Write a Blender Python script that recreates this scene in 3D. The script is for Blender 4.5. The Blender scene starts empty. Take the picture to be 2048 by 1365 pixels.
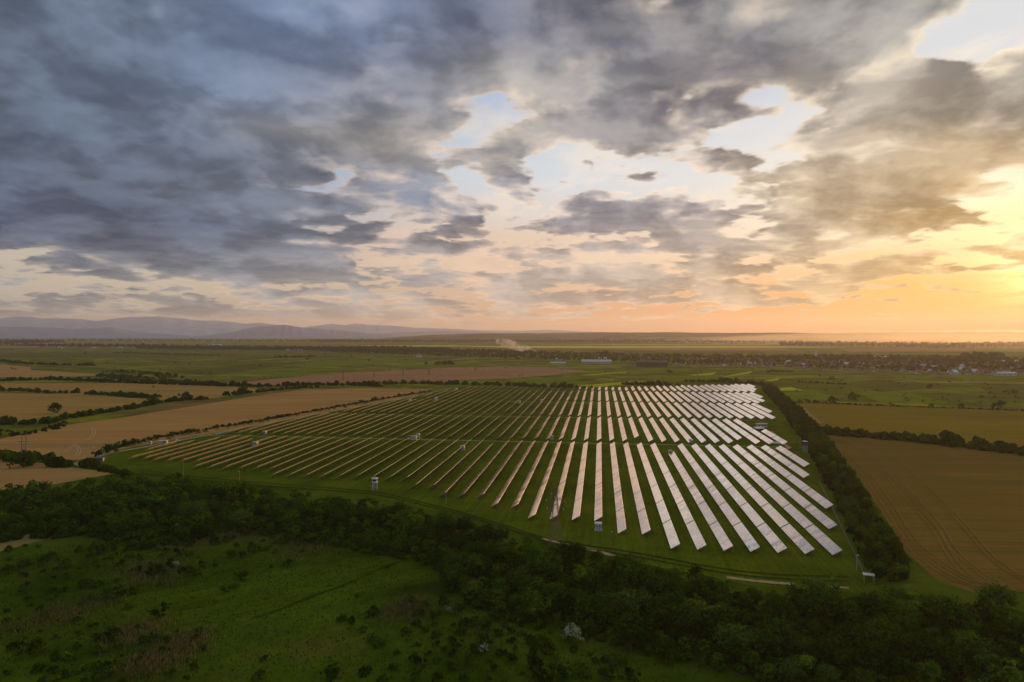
import bpy, bmesh, math, random
import numpy as np
from mathutils import Vector, Matrix

random.seed(7)
RNG = np.random.default_rng(11)
SC = bpy.context.scene
COL = SC.collection
R = math.radians

# ------------------------------------------------------------------ survey
# World: +Y runs along the panel rows, +X is to the right of them, Z is up.
# The drone hovers over the origin at 80 m and looks 7.35 degrees left of +Y.
H = 80.0
YAW = R(7.35)
FOC = 1365.0            # focal length in units of the 2048 px wide frame
CX, HORY = 1024.0, 668.0

def to_world(xc, yc):
    return (xc*math.cos(YAW) - yc*math.sin(YAW), xc*math.sin(YAW) + yc*math.cos(YAW))

def gp(px, py, z=0.0):
    """point on the ground plane surveyed from the photograph"""
    d = FOC*(H - z)/(py - HORY)
    return to_world((px - CX)/FOC*d, d)

def gd(px, d):
    """point at a bearing and a distance"""
    return to_world((px - CX)/FOC*d, d)

def sky_ang(px, py):
    """azimuth / elevation (degrees) of a sky feature"""
    a = math.atan2(px - CX, FOC)
    e = math.atan2(HORY - py, math.hypot(px - CX, FOC))
    return math.degrees(a), math.degrees(e)

# ------------------------------------------------------------------ tagging
def tag(o, label=None, cat=None, group=None, kind=None):
    if label: o['label'] = label
    if cat: o['category'] = cat
    if group: o['group'] = group
    if kind: o['kind'] = kind
    return o

def empty(name, loc=(0, 0, 0), rz=0.0):
    o = bpy.data.objects.new(name, None)
    o.location = loc
    o.rotation_euler = (0, 0, rz)
    o.empty_display_size = 0.5
    COL.objects.link(o)
    return o

def link(name, me, parent=None, loc=(0, 0, 0), rz=0.0):
    o = bpy.data.objects.new(name, me)
    o.location = loc
    o.rotation_euler = (0, 0, rz)
    if parent: o.parent = parent
    COL.objects.link(o)
    return o

def copy_tree(o, parent=None):
    c = o.copy()
    COL.objects.link(c)
    c.parent = parent
    for ch in o.children:
        copy_tree(ch, c)
    return c

# ------------------------------------------------------------------ mesh builder
class MB:
    def __init__(self):
        self.v = []; self.f = []; self.m = []
    def quad(self, a, b, c, d, m=0):
        n = len(self.v); self.v += [a, b, c, d]; self.f.append((n, n+1, n+2, n+3)); self.m.append(m)
    def poly(self, pts, m=0):
        n = len(self.v); self.v += list(pts); self.f.append(tuple(range(n, n+len(pts)))); self.m.append(m)
    def box(self, c, s, m=0, rz=0.0, top=None):
        cx, cy, cz = c; sx, sy, sz = s[0]/2, s[1]/2, s[2]/2
        n = len(self.v)
        cr, sr = math.cos(rz), math.sin(rz)
        for z in (-sz, sz):
            for x, y in ((-sx, -sy), (sx, -sy), (sx, sy), (-sx, sy)):
                self.v.append((cx + x*cr - y*sr, cy + x*sr + y*cr, cz + z))
        F = [(0, 3, 2, 1), (4, 5, 6, 7), (0, 1, 5, 4), (1, 2, 6, 5), (2, 3, 7, 6), (3, 0, 4, 7)]
        for i, f in enumerate(F):
            self.f.append(tuple(n + k for k in f)); self.m.append(top if (i == 1 and top is not None) else m)
    def bar(self, a, b, w, m=0, w2=None, n=4):
        a = Vector(a); b = Vector(b); d = (b - a)
        if d.length < 1e-6: return
        d.normalize()
        u = d.cross(Vector((0, 0, 1)))
        if u.length < 1e-3: u = Vector((1, 0, 0))
        u.normalize(); t = d.cross(u)
        w2 = w if w2 is None else w2
        k = len(self.v)
        for p, ww in ((a, w), (b, w2)):
            for i in range(n):
                an = 2*math.pi*(i + .5)/n
                q = p + u*(math.cos(an)*ww*.5*1.3) + t*(math.sin(an)*ww*.5*1.3)
                self.v.append(tuple(q))
        for i in range(n):
            j = (i + 1) % n
            self.f.append((k+i, k+j, k+n+j, k+n+i)); self.m.append(m)
        self.f.append(tuple(k + i for i in reversed(range(n)))); self.m.append(m)
        self.f.append(tuple(k + n + i for i in range(n))); self.m.append(m)
    def mesh(self, name, mats, smooth=False):
        me = bpy.data.meshes.new(name)
        me.from_pydata([tuple(p) for p in self.v], [], self.f)
        for mt in mats: me.materials.append(mt)
        me.polygons.foreach_set('material_index', self.m)
        if smooth: me.polygons.foreach_set('use_smooth', [True]*len(self.f))
        me.update()
        return me
    def build(self, name, mats, parent=None, loc=(0, 0, 0), rz=0.0, smooth=False):
        if not isinstance(mats, (list, tuple)): mats = [mats]
        return link(name, self.mesh(name, mats, smooth), parent, loc, rz)

def np_mesh(name, verts, quads, mats, smooth=False, mi=None):
    """fast mesh of quads (or triangles) from arrays"""
    me = bpy.data.meshes.new(name)
    k = quads.shape[1]
    me.vertices.add(len(verts)); me.vertices.foreach_set('co', verts.astype(np.float32).ravel())
    me.loops.add(quads.size); me.loops.foreach_set('vertex_index', quads.astype(np.int32).ravel())
    me.polygons.add(len(quads))
    me.polygons.foreach_set('loop_start', np.arange(0, quads.size, k, dtype=np.int32))
    me.polygons.foreach_set('loop_total', np.full(len(quads), k, dtype=np.int32))
    for mt in mats: me.materials.append(mt)
    if mi is not None: me.polygons.foreach_set('material_index', mi.astype(np.int32))
    if smooth: me.polygons.foreach_set('use_smooth', np.ones(len(quads), dtype=bool))
    me.update(calc_edges=True)
    return me

# ------------------------------------------------------------------ node helper
class G:
    """tiny arithmetic layer over shader nodes"""
    def __init__(self, tree): self.t = tree; self.t.nodes.clear()
    def n(self, typ, **kw):
        nd = self.t.nodes.new(typ)
        for k, v in kw.items(): setattr(nd, k, v)
        return nd
    def put(self, sock, val):
        if val is None: return
        if isinstance(val, S): self.t.links.new(val.s, sock)
        elif isinstance(val, bpy.types.NodeSocket): self.t.links.new(val, sock)
        else:
            if isinstance(val, (tuple, list)) and sock.type == 'RGBA' and len(val) == 3: val = (*val, 1)
            sock.default_value = val
    def math(self, op, a, b=None, c=None, clamp=False):
        nd = self.n('ShaderNodeMath', operation=op, use_clamp=clamp)
        for i, v in enumerate((a, b, c)):
            if v is not None: self.put(nd.inputs[i], v)
        return S(self, nd.outputs[0])
    def vmath(self, op, a, b=None, scale=None):
        nd = self.n('ShaderNodeVectorMath', operation=op)
        self.put(nd.inputs[0], a)
        if b is not None: self.put(nd.inputs[1], b)
        if scale is not None: self.put(nd.inputs['Scale'], scale)
        return S(self, nd.outputs['Value'] if op in ('DOT_PRODUCT', 'LENGTH', 'DISTANCE') else nd.outputs['Vector'])
    def xyz(self, x=0.0, y=0.0, z=0.0):
        nd = self.n('ShaderNodeCombineXYZ')
        for i, v in enumerate((x, y, z)): self.put(nd.inputs[i], v)
        return S(self, nd.outputs[0])
    def sep(self, v):
        nd = self.n('ShaderNodeSeparateXYZ'); self.put(nd.inputs[0], v)
        return [S(self, o) for o in nd.outputs]
    def noise(self, vec, scale=1.0, detail=4.0, rough=0.5, dist=0.0, lac=2.0, dim='3D', color=False):
        nd = self.n('ShaderNodeTexNoise', noise_dimensions=dim)
        self.put(nd.inputs['Vector'], vec); self.put(nd.inputs['Scale'], scale)
        self.put(nd.inputs['Detail'], detail); self.put(nd.inputs['Roughness'], rough)
        self.put(nd.inputs['Distortion'], dist); self.put(nd.inputs['Lacunarity'], lac)
        return S(self, nd.outputs['Color' if color else 'Fac'])
    def voronoi(self, vec, scale=1.0, feature='F1', out='Color', rand=1.0):
        nd = self.n('ShaderNodeTexVoronoi', feature=feature)
        self.put(nd.inputs['Vector'], vec); self.put(nd.inputs['Scale'], scale); self.put(nd.inputs['Randomness'], rand)
        return S(self, nd.outputs[out])
    def mix(self, f, a, b, blend='MIX', clamp=True):
        nd = self.n('ShaderNodeMix', data_type='RGBA', blend_type=blend); nd.clamp_factor = clamp
        self.put(nd.inputs[0], f); self.put(nd.inputs[6], a); self.put(nd.inputs[7], b)
        return S(self, nd.outputs[2])
    def step(self, x, lo, hi, a=0.0, b=1.0, kind='SMOOTHSTEP'):
        nd = self.n('ShaderNodeMapRange', interpolation_type=kind)
        self.put(nd.inputs[0], x)
        for i, v in enumerate((lo, hi, a, b)): self.put(nd.inputs[i+1], v)
        return S(self, nd.outputs[0])
    def ramp(self, f, stops, interp='LINEAR'):
        nd = self.n('ShaderNodeValToRGB'); cr = nd.color_ramp; cr.interpolation = interp
        while len(cr.elements) < len(stops): cr.elements.new(0.5)
        for e, (p, c) in zip(cr.elements, stops):
            e.position = p; e.color = (*c, 1)
        self.put(nd.inputs[0], f)
        return S(self, nd.outputs[0])
    def coord(self, which='Object'):
        return S(self, self.n('ShaderNodeTexCoord').outputs[which])
    def geo(self, which='Position'):
        return S(self, self.n('ShaderNodeNewGeometry').outputs[which])
    def objrand(self):
        return S(self, self.n('ShaderNodeObjectInfo').outputs['Random'])

class S:
    def __init__(self, g, s): self.g = g; self.s = s
    def __add__(self, o): return self.g.math('ADD', self, o)
    __radd__ = __add__
    def __sub__(self, o): return self.g.math('SUBTRACT', self, o)
    def __rsub__(self, o): return self.g.math('SUBTRACT', o, self)
    def __mul__(self, o): return self.g.math('MULTIPLY', self, o)
    __rmul__ = __mul__
    def __truediv__(self, o): return self.g.math('DIVIDE', self, o)
    def __rtruediv__(self, o): return self.g.math('DIVIDE', o, self)
    def __pow__(self, o): return self.g.math('POWER', self, o)
    def clamp(self): return self.g.math('ADD', self, 0.0, clamp=True)
    def max(self, o): return self.g.math('MAXIMUM', self, o)
    def min(self, o): return self.g.math('MINIMUM', self, o)

def srgb(r, g, b):
    f = lambda c: (c/255/12.92) if c/255 <= .04045 else ((c/255 + .055)/1.055)**2.4
    return (f(r), f(g), f(b))

def material(name, rough=0.8, spec=0.3):
    m = bpy.data.materials.new(name); m.use_nodes = True
    g = G(m.node_tree)
    out = g.n('ShaderNodeOutputMaterial')
    p = g.n('ShaderNodeBsdfPrincipled')
    p.inputs['Roughness'].default_value = rough
    p.inputs['Specular IOR Level'].default_value = spec
    g.t.links.new(p.outputs[0], out.inputs[0])
    g.p = p; g.out = out
    return m, g

def bump(g, height, strength=0.3, dist=0.1):
    b = g.n('ShaderNodeBump')
    b.inputs['Strength'].default_value = strength
    b.inputs['Distance'].default_value = dist
    g.put(b.inputs['Height'], height)
    g.t.links.new(b.outputs[0], g.p.inputs['Normal'])
HAZE, HAZE_G = 4.1e-5, 0.42
# ------------------------------------------------------------------ camera
cam = bpy.data.cameras.new('camera')
cam.sensor_width = 36.0
cam.lens = 36.0*FOC/2048.0
cam.clip_start = 1.0
cam.clip_end = 200000.0
camo = bpy.data.objects.new('camera', cam)
COL.objects.link(camo)
camo.location = (0, 0, H)
PITCH = math.atan((682.5 - HORY)/FOC)
camo.rotation_euler = (math.pi/2 - PITCH, 0, YAW)
SC.camera = camo

SC.view_settings.view_transform = 'Standard'
SC.view_settings.look = 'None'
SC.view_settings.exposure = 0.0
SC.view_settings.gamma = 1.0
SC.cycles.use_denoising = True
SC.cycles.max_bounces = 5
SC.cycles.diffuse_bounces = 2
SC.cycles.glossy_bounces = 2
SC.cycles.transmission_bounces = 2
SC.cycles.transparent_max_bounces = 8
SC.cycles.volume_bounces = 0
SC.cycles.caustics_reflective = False
SC.cycles.caustics_refractive = False
SC.cycles.sample_clamp_indirect = 4.0

# ------------------------------------------------------------------ sun
SUN_A, SUN_E = sky_ang(2060, 552)          # bearing right of the camera axis, elevation
sun_az_world = R(SUN_A) - YAW              # clockwise from +Y
sun_dir = Vector((math.sin(sun_az_world)*math.cos(R(SUN_E)), math.cos(sun_az_world)*math.cos(R(SUN_E)), math.sin(R(SUN_E))))
sl = bpy.data.lights.new('sun', 'SUN')
sl.energy = 4.5
sl.angle = R(4.0)
sl.color = (1.0, 0.51, 0.18)
so = bpy.data.objects.new('sun', sl)
so.rotation_euler = sun_dir.to_track_quat('Z', 'Y').to_euler()
so.location = (200, 300, 400)
COL.objects.link(so)

# ------------------------------------------------------------------ sky
def chart_blob(A, E, px, py, wx, wy, rot=0.0, pw=1.0):
    """soft elliptical region on the (azimuth, elevation) chart; sizes in survey units (1365 = 1 rad)"""
    a, e = sky_ang(px, py)
    sx = math.degrees(wx/FOC)/(1 + ((px - CX)/FOC)**2); sy_ = math.degrees(wy/FOC)
    c, s = math.cos(R(rot)), math.sin(R(rot))
    u = ((A - a)*c + (E - e)*s)/sx; v = (-(A - a)*s + (E - e)*c)/sy_
    return np.exp(-(u*u + v*v)**pw)

COVER = [
    (0.80, (40, 200, 690, 260, 0, 2.4)), (0.30, (300, 440, 430, 90, -8, 1.6)), (0.34, (380, 500, 330, 45, -9, 1.6)), (-0.20, (90, 540, 200, 28, -8, 1)), (-0.10, (350, 582, 400, 14, 0, 1)), (0.62, (900, 50, 500, 140, 9, 2.2)), (0.20, (620, 300, 260, 110, 10, 1.2)),
    (0.46, (1450, 110, 330, 125, 16, 2.0)), (0.24, (1330, 215, 190, 70, 20, 1)),
    (0.72, (1870, 285, 360, 100, 17, 2.2)), (0.26, (1500, 360, 200, 38, 12, 1)), (0.22, (1650, 400, 330, 30, 6, 1)),
    (0.50, (1850, 40, 160, 62, 22, 1.4)), (0.26, (740, 262, 150, 55, 5, 1)),
    (0.50, (850, 398, 165, 40, 6, 1.6)), (0.26, (960, 330, 200, 42, 8, 1)),
    (0.46, (1230, 425, 110, 26, 12, 1.3)), (0.32, (1390, 462, 80, 18, 4, 1)), (0.30, (1300, 530, 260, 36, 7, 1)), (0.24, (1050, 470, 200, 34, 6, 1)),
    (0.28, (1600, 480, 130, 22, 6, 1)), (0.42, (1740, 548, 360, 22, 6, 1)), (0.34, (1150, 598, 520, 26, 3, 1)),
    (0.38, (600, 520, 260, 44, -4, 1)), (0.26, (260, 605, 430, 24, 0, 1)), (0.20, (700, 610, 300, 22, 0, 1)), (0.16, (200, 560, 240, 20, -6, 1)),
    (0.34, (1620, 140, 150, 70, 22, 1.6)), (0.3, (1300, 20, 160, 60, 0, 1.5)), (-0.10, (1110, 285, 120, 30, -14, 1)), (-0.20, (1290, 350, 180, 34, -4, 1)), (0.40, (1000, 175, 200, 75, 14, 1.5)), (0.28, (1950, 25, 120, 50, 20, 1.2)), (0.16, (1540, 190, 120, 40, 20, 1)), (0.14, (1180, 250, 120, 50, 0, 1)), (0.26, (520, 628, 640, 14, 0, 1.3)), (0.2, (1000, 560, 260, 16, 3, 1)), (-0.22, (1480, 262, 130, 16, 20, 1)),
    (-0.40, (1880, 140, 200, 22, 27, 1)), (-0.3, (2030, 40, 60, 50, 30, 1)), (0.2, (1060, 250, 60, 24, 10, 1)), (0.2, (1150, 215, 50, 34, 60, 1)), (0.14, (1250, 300, 110, 10, 5, 1)), (0.16, (1460, 300, 70, 12, 12, 1)), (-0.24, (1560, 392, 120, 16, 12, 1)), (-0.42, (2000, 462, 160, 28, 10, 1)), (0.46, (1930, 535, 220, 13, 4, 1)), (0.3, (1850, 500, 120, 8, 8, 1)),
    (-0.30, (1985, 592, 120, 22, 0, 1)), (-0.42, (440, 118, 80, 42, -25, 1)), (-0.16, (640, 330, 120, 60, 10, 1)), (-0.14, (180, 345, 120, 26, 5, 1)), (-0.26, (20, 500, 80, 20, -10, 1)),
    (-0.20, (1560, 645, 800, 18, 0, 1)), (0.16, (1250, 490, 850, 120, 0, 1.5)), (0.14, (1150, 220, 120, 30, 10, 1)), (0.18, (1330, 330, 60, 16, 10, 1)), (0.2, (1640, 232, 80, 16, 8, 1)), (0.28, (1080, 80, 150, 80, 0, 1)),
]
BASE = [
    (0, 60, 350, 180, (96, 104, 118)), (0, 300, 300, 120, (78, 94, 114)), (60, 440, 260, 60, (46, 74, 104)),
    (350, 490, 260, 50, (60, 88, 116)), (420, 200, 300, 120, (98, 112, 134)), (500, 380, 260, 90, (98, 107, 120)),
    (760, 60, 260, 120, (112, 124, 150)), (760, 215, 220, 60, (124, 122, 128)), (800, 270, 220, 40, (196, 178, 160)), (1040, 190, 140, 40, (186, 172, 158)), (860, 400, 150, 50, (112, 126, 146)),
    (1120, 60, 300, 100, (98, 102, 118)), (1400, 160, 220, 90, (128, 126, 134)), (1500, 30, 220, 70, (140, 136, 136)),
    (1700, 140, 160, 120, (150, 144, 140)), (1750, 330, 220, 80, (186, 154, 120)), (2040, 200, 160, 80, (140, 136, 132)),
    (2030, 350, 200, 80, (226, 172, 100)), (1240, 430, 200, 50, (146, 142, 150)), (1300, 540, 260, 50, (182, 164, 150)),
    (1700, 540, 260, 40, (206, 164, 112)), (2040, 540, 160, 40, (230, 170, 80)), (1000, 600, 350, 40, (180, 168, 158)),
    (300, 600, 420, 50, (140, 142, 142)), (600, 560, 250, 40, (134, 140, 146)),
]
LIT = [
    (1900, 590, 200, 40, (250, 190, 110)),
    (200, 150, 500, 250, (150, 162, 178)), (250, 420, 400, 120, (128, 136, 148)), (30, 500, 200, 40, (226, 200, 158)),
    (650, 60, 260, 150, (142, 156, 180)), (780, 280, 260, 100, (232, 208, 184)), (1150, 200, 260, 120, (236, 214, 190)),
    (1250, 350, 300, 100, (246, 232, 216)), (1550, 200, 260, 150, (236, 218, 192)), (1900, 150, 250, 120, (252, 236, 206)),
    (1700, 420, 300, 80, (255, 236, 200)), (1100, 520, 300, 70, (240, 206, 178)), (1600, 560, 300, 60, (252, 216, 166)),
    (2000, 480, 200, 80, (250, 222, 172)), (400, 570, 350, 60, (232, 208, 174)), (800, 610, 350, 50, (224, 194, 168)),
]
CLEAR = [
    (100, 100, 500, 250, (160, 176, 198)), (550, 120, 350, 160, (170, 188, 214)), (1000, 60, 350, 120, (170, 190, 220)),
    (1100, 280, 250, 90, (214, 224, 232)), (1300, 360, 300, 80, (232, 236, 236)), (1900, 90, 250, 100, (216, 226, 232)),
    (1600, 420, 250, 60, (250, 242, 224)), (1300, 500, 300, 60, (246, 220, 190)), (1000, 520, 250, 70, (240, 206, 178)),
    (300, 560, 400, 50, (232, 212, 178)), (200, 640, 500, 70, (196, 184, 164)), (700, 640, 350, 70, (204, 180, 158)),
    (1150, 640, 300, 60, (220, 168, 138)), (1500, 630, 300, 60, (222, 142, 96)), (1900, 640, 250, 50, (212, 112, 40)),
    (2000, 470, 180, 40, (252, 226, 184)), (1750, 600, 250, 60, (222, 150, 92)),
]
EL = [0.0, 1.6, 3.4, 5.4, 7.6, 10.0, 12.8, 16.0, 19.5, 23.5, 28.0]
AZ0, AZ1, NAZ = -42.0, 46.0, 32

def build_sky():
    w = bpy.data.worlds.new('World'); SC.world = w; w.use_nodes = True
    g = G(w.node_tree)
    dn = g.vmath('NORMALIZE', g.coord('Generated'))
    cy, sy = math.cos(YAW), math.sin(YAW)
    rr = g.vmath('DOT_PRODUCT', dn, (cy, sy, 0))       # right of the drone's heading
    ff = g.vmath('DOT_PRODUCT', dn, (-sy, cy, 0))      # along the heading
    uu = g.sep(dn)[2]
    az = g.math('ARCTAN2', rr, ff)*(180/math.pi)
    el = g.math('ARCSINE', uu)*(180/math.pi)
    sd = g.vmath('DOT_PRODUCT', dn, tuple(sun_dir))
    sang = g.math('ARCCOSINE', sd.min(1.0))*(180/math.pi)

    # clear sky: physical dusk sky
    st = g.n('ShaderNodeTexSky', sky_type='NISHITA')
    st.sun_disc = False
    st.sun_elevation = R(SUN_E); st.sun_rotation = sun_az_world
    st.air_density = 1.2; st.dust_density = 2.5; st.ozone_density = 1.2
    nish = g.vmath('SCALE', S(g, st.outputs[0]), scale=NISH)

    # a flat cloud deck, stretched along the wind (towards the sun)
    upc = uu.max(0.0) + DECK
    qx = rr/upc; qy = ff/upc
    wa = R(3.0)
    qp = qx*math.sin(wa) + qy*math.cos(wa)             # along the streets
    qs = qx*math.cos(wa) - qy*math.sin(wa)             # across
    q = g.xyz(qp*STRETCH, qs, 0.0)
    wb = g.noise(q, 1.5, 3, 0.5, color=True, dim='2D')
    wb = g.vmath('SUBTRACT', wb, (0.5, 0.5, 0.5))
    qw = g.vmath('ADD', q, g.vmath('SCALE', wb, scale=0.16))
    # the same deck seen with less foreshortening: drives the large, rounded modelling
    up2 = uu.max(0.0) + 0.42
    qv = g.vmath('ADD', g.xyz(qp*upc/up2*2.2, qs*upc/up2*2.2, 0.0), g.vmath('SCALE', wb, scale=0.12))
    lift = g.step(el, 0.0, 14.0, 0.25, 1.0)
    wx, wy, wz = g.sep(wb)
    azw = az + wx*lift*9.0
    elw = el + wy*lift*6.5

    # charts: rows of azimuth ramps stacked in elevation
    azs = np.linspace(AZ0, AZ1, NAZ)
    def rows(fn):
        return [fn(azs, np.full(NAZ, e)) for e in EL]
    def blend(anchors):
        def fn(A, E):
            num = np.zeros((len(A), 3)); den = np.zeros(len(A))
            for (px, py, bx, by, col) in anchors:
                b = chart_blob(A, E, px, py, bx, by) + 1e-4
                num += b[:, None]*np.array(srgb(*col)); den += b
            return num/den[:, None]
        return fn
    def cover_fn(A, E):
        t = np.zeros(len(A))
        for wgt, a in COVER: t += wgt*chart_blob(A, E, *a)
        return t
    def chart(table, fa, fe, alpha=None):
        col = None; al = None
        for i, rowv in enumerate(table):
            nd = g.n('ShaderNodeValToRGB'); cr = nd.color_ramp; cr.interpolation = 'B_SPLINE' if False else 'EASE'
            cr.interpolation = 'LINEAR'
            while len(cr.elements) < NAZ: cr.elements.new(0.5)
            for j, e in enumerate(cr.elements):
                e.position = j/(NAZ - 1)
                e.color = (*rowv[j], 1.0 if alpha is None else float(alpha[i][j]))
            g.put(nd.inputs[0], fa)
            c = S(g, nd.outputs[0])
            if i == 0:
                col = c
                if alpha is not None: al = S(g, nd.outputs[1])
            else:
                col = g.mix(fe[i], col, c)
                if alpha is not None:
                    m = g.n('ShaderNodeMix'); g.put(m.inputs[0], fe[i]); g.put(m.inputs[2], al); g.put(m.inputs[3], S(g, nd.outputs[1]))
                    al = S(g, m.outputs[0])
        return (col, al) if alpha is not None else col
    def fsteps(e):
        return [None] + [g.step(e, EL[i-1], EL[i], kind='SMOOTHSTEP') for i in range(1, len(EL))]
    fa_w = g.step(azw, AZ0, AZ1, kind='LINEAR'); fa_u = g.step(az, AZ0, AZ1, kind='LINEAR')
    fe_w = fsteps(elw); fe_u = fsteps(el)
    cov = [np.clip(r*0.5 + 0.5, 0, 1) for r in rows(cover_fn)]
    base, cv = chart(rows(blend(BASE)), fa_w, fe_w, cov)
    lit = g.vmath('MULTIPLY', chart(rows(blend(LIT)), fa_u, fe_u), (1.10, 1.12, 1.16))
    clear = chart(rows(blend(CLEAR)), fa_u, fe_u)
    cover = (cv - 0.5)*2.0
    base = g.vmath('MULTIPLY', base, (0.78, 0.93, 1.04))
    clear = g.vmath('MULTIPLY', clear, (1.02, 1.06, 1.12))

    far = g.step(el, 0.0, 1.8)
    fb = g.noise(qw, 2.3, 11, 0.56, dim='2D')
    fbs = g.noise(qv, 2.6, 4, 0.52, dim='2D')
    vo = g.n('ShaderNodeTexVoronoi', voronoi_dimensions='2D', feature='SMOOTH_F1')
    g.put(vo.inputs['Vector'], qw); vo.inputs['Scale'].default_value = 4.2; vo.inputs['Detail'].default_value = 2.0
    vo.inputs['Roughness'].default_value = 0.55; vo.inputs['Smoothness'].default_value = 0.6
    puff = 0.42 - S(g, vo.outputs['Distance'])          # rounded heads
    fb = fb + puff*PUFF
    fb2 = g.noise(g.vmath('ADD', qw, (0.05, -0.02, 0.0)), 2.3, 6, 0.56, dim='2D') + puff*PUFF
    fb3 = g.noise(g.vmath('ADD', qv, (0.12, -0.09, 0.0)), 2.6, 4, 0.52, dim='2D')
    dens = (fb - 0.5)*NOISE_K + 0.5 + cover
    alpha = g.step(dens, 0.47, 0.63)*far
    thick = g.step(dens, 0.56, 0.95)
    edge = g.step(fb - fb2, -0.08, 0.10)               # small billows turned to the light
    broad = g.step(fbs - fb3, -0.14, 0.16)             # large billows turned to the light
    clear = g.mix(0.2, clear, nish)

    m1 = g.noise(qv, 1.25, 4, 0.52, dim='2D')
    shade = g.step(m1, 0.28, 0.72, SHADE0, SHADE1, 'LINEAR')*g.step(broad, 0, 1, 0.84, 1.20, 'LINEAR')*g.step(edge, 0, 1, 0.94, 1.06, 'LINEAR')
    body = g.vmath('SCALE', base, scale=shade)
    glowf = ((edge*0.35 + broad*0.65)*(1.0 - thick*0.78)).clamp()
    body = g.mix(glowf*0.95, body, lit)
    thin = 1.0 - g.step(dens, 0.52, 0.68)
    body = g.mix(thin*0.6, body, lit)
    sky = g.mix(alpha, clear, body)
    veil = g.noise(g.xyz(qp*0.8, qs*1.1 + qp*0.3, 0.0), 2.4, 6, 0.62, dim='2D')
    sky = g.mix(g.step(veil, 0.42, 0.70)*0.55*(1.0 - alpha)*g.step(el, 1.0, 6.0), sky, lit)

    # the veiled sun
    gl = g.math('EXPONENT', (sang/2.1)**2*-1.0)*GLOW1*g.step(veil, 0.36, 0.60, 0.45, 1.2) + g.math('EXPONENT', sang/-5.0)*GLOW2
    gl = gl*(1.0 - alpha*thick*0.8)
    sky = g.vmath('ADD', sky, g.vmath('SCALE', (1.0, 0.80, 0.42), scale=gl))
    wide = g.math('EXPONENT', sang/-13.0)*GLOW3
    sky = g.vmath('ADD', sky, g.vmath('SCALE', (1.0, 0.52, 0.14), scale=wide))

    behind = g.mix(g.step(m1, 0.3, 0.7), srgb(120, 134, 156), srgb(176, 184, 196))
    sky = g.mix(g.step(ff, -0.2, 0.35), behind, sky)
    sky = g.mix(g.step(uu, -0.03, -0.012), srgb(70, 66, 50), sky)   # below the horizon
    bg = g.n('ShaderNodeBackground')
    g.put(bg.inputs[0], sky); bg.inputs[1].default_value = 1.0
    out = g.n('ShaderNodeOutputWorld')
    g.t.links.new(bg.outputs[0], out.inputs[0])
    w.cycles.sampling_method = 'MANUAL'
    w.cycles.sample_map_resolution = 512
NISH, DECK, STRETCH, NOISE_K, SHADE0, SHADE1 = 0.10, 0.135, 1.0, 1.65, 0.74, 1.24
PUFF = 0.27
GLOW1, GLOW2, GLOW3 = 0.6, 0.03, 0.01
build_sky()
# ------------------------------------------------------------------ ground and fields
def pos_mat(name, rough=0.9, spec=0.0):
    m, g = material(name, rough, spec)
    g.pos = g.geo('Position')
    g.px, g.py, g.pz = g.sep(g.pos)
    return m, g

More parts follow.
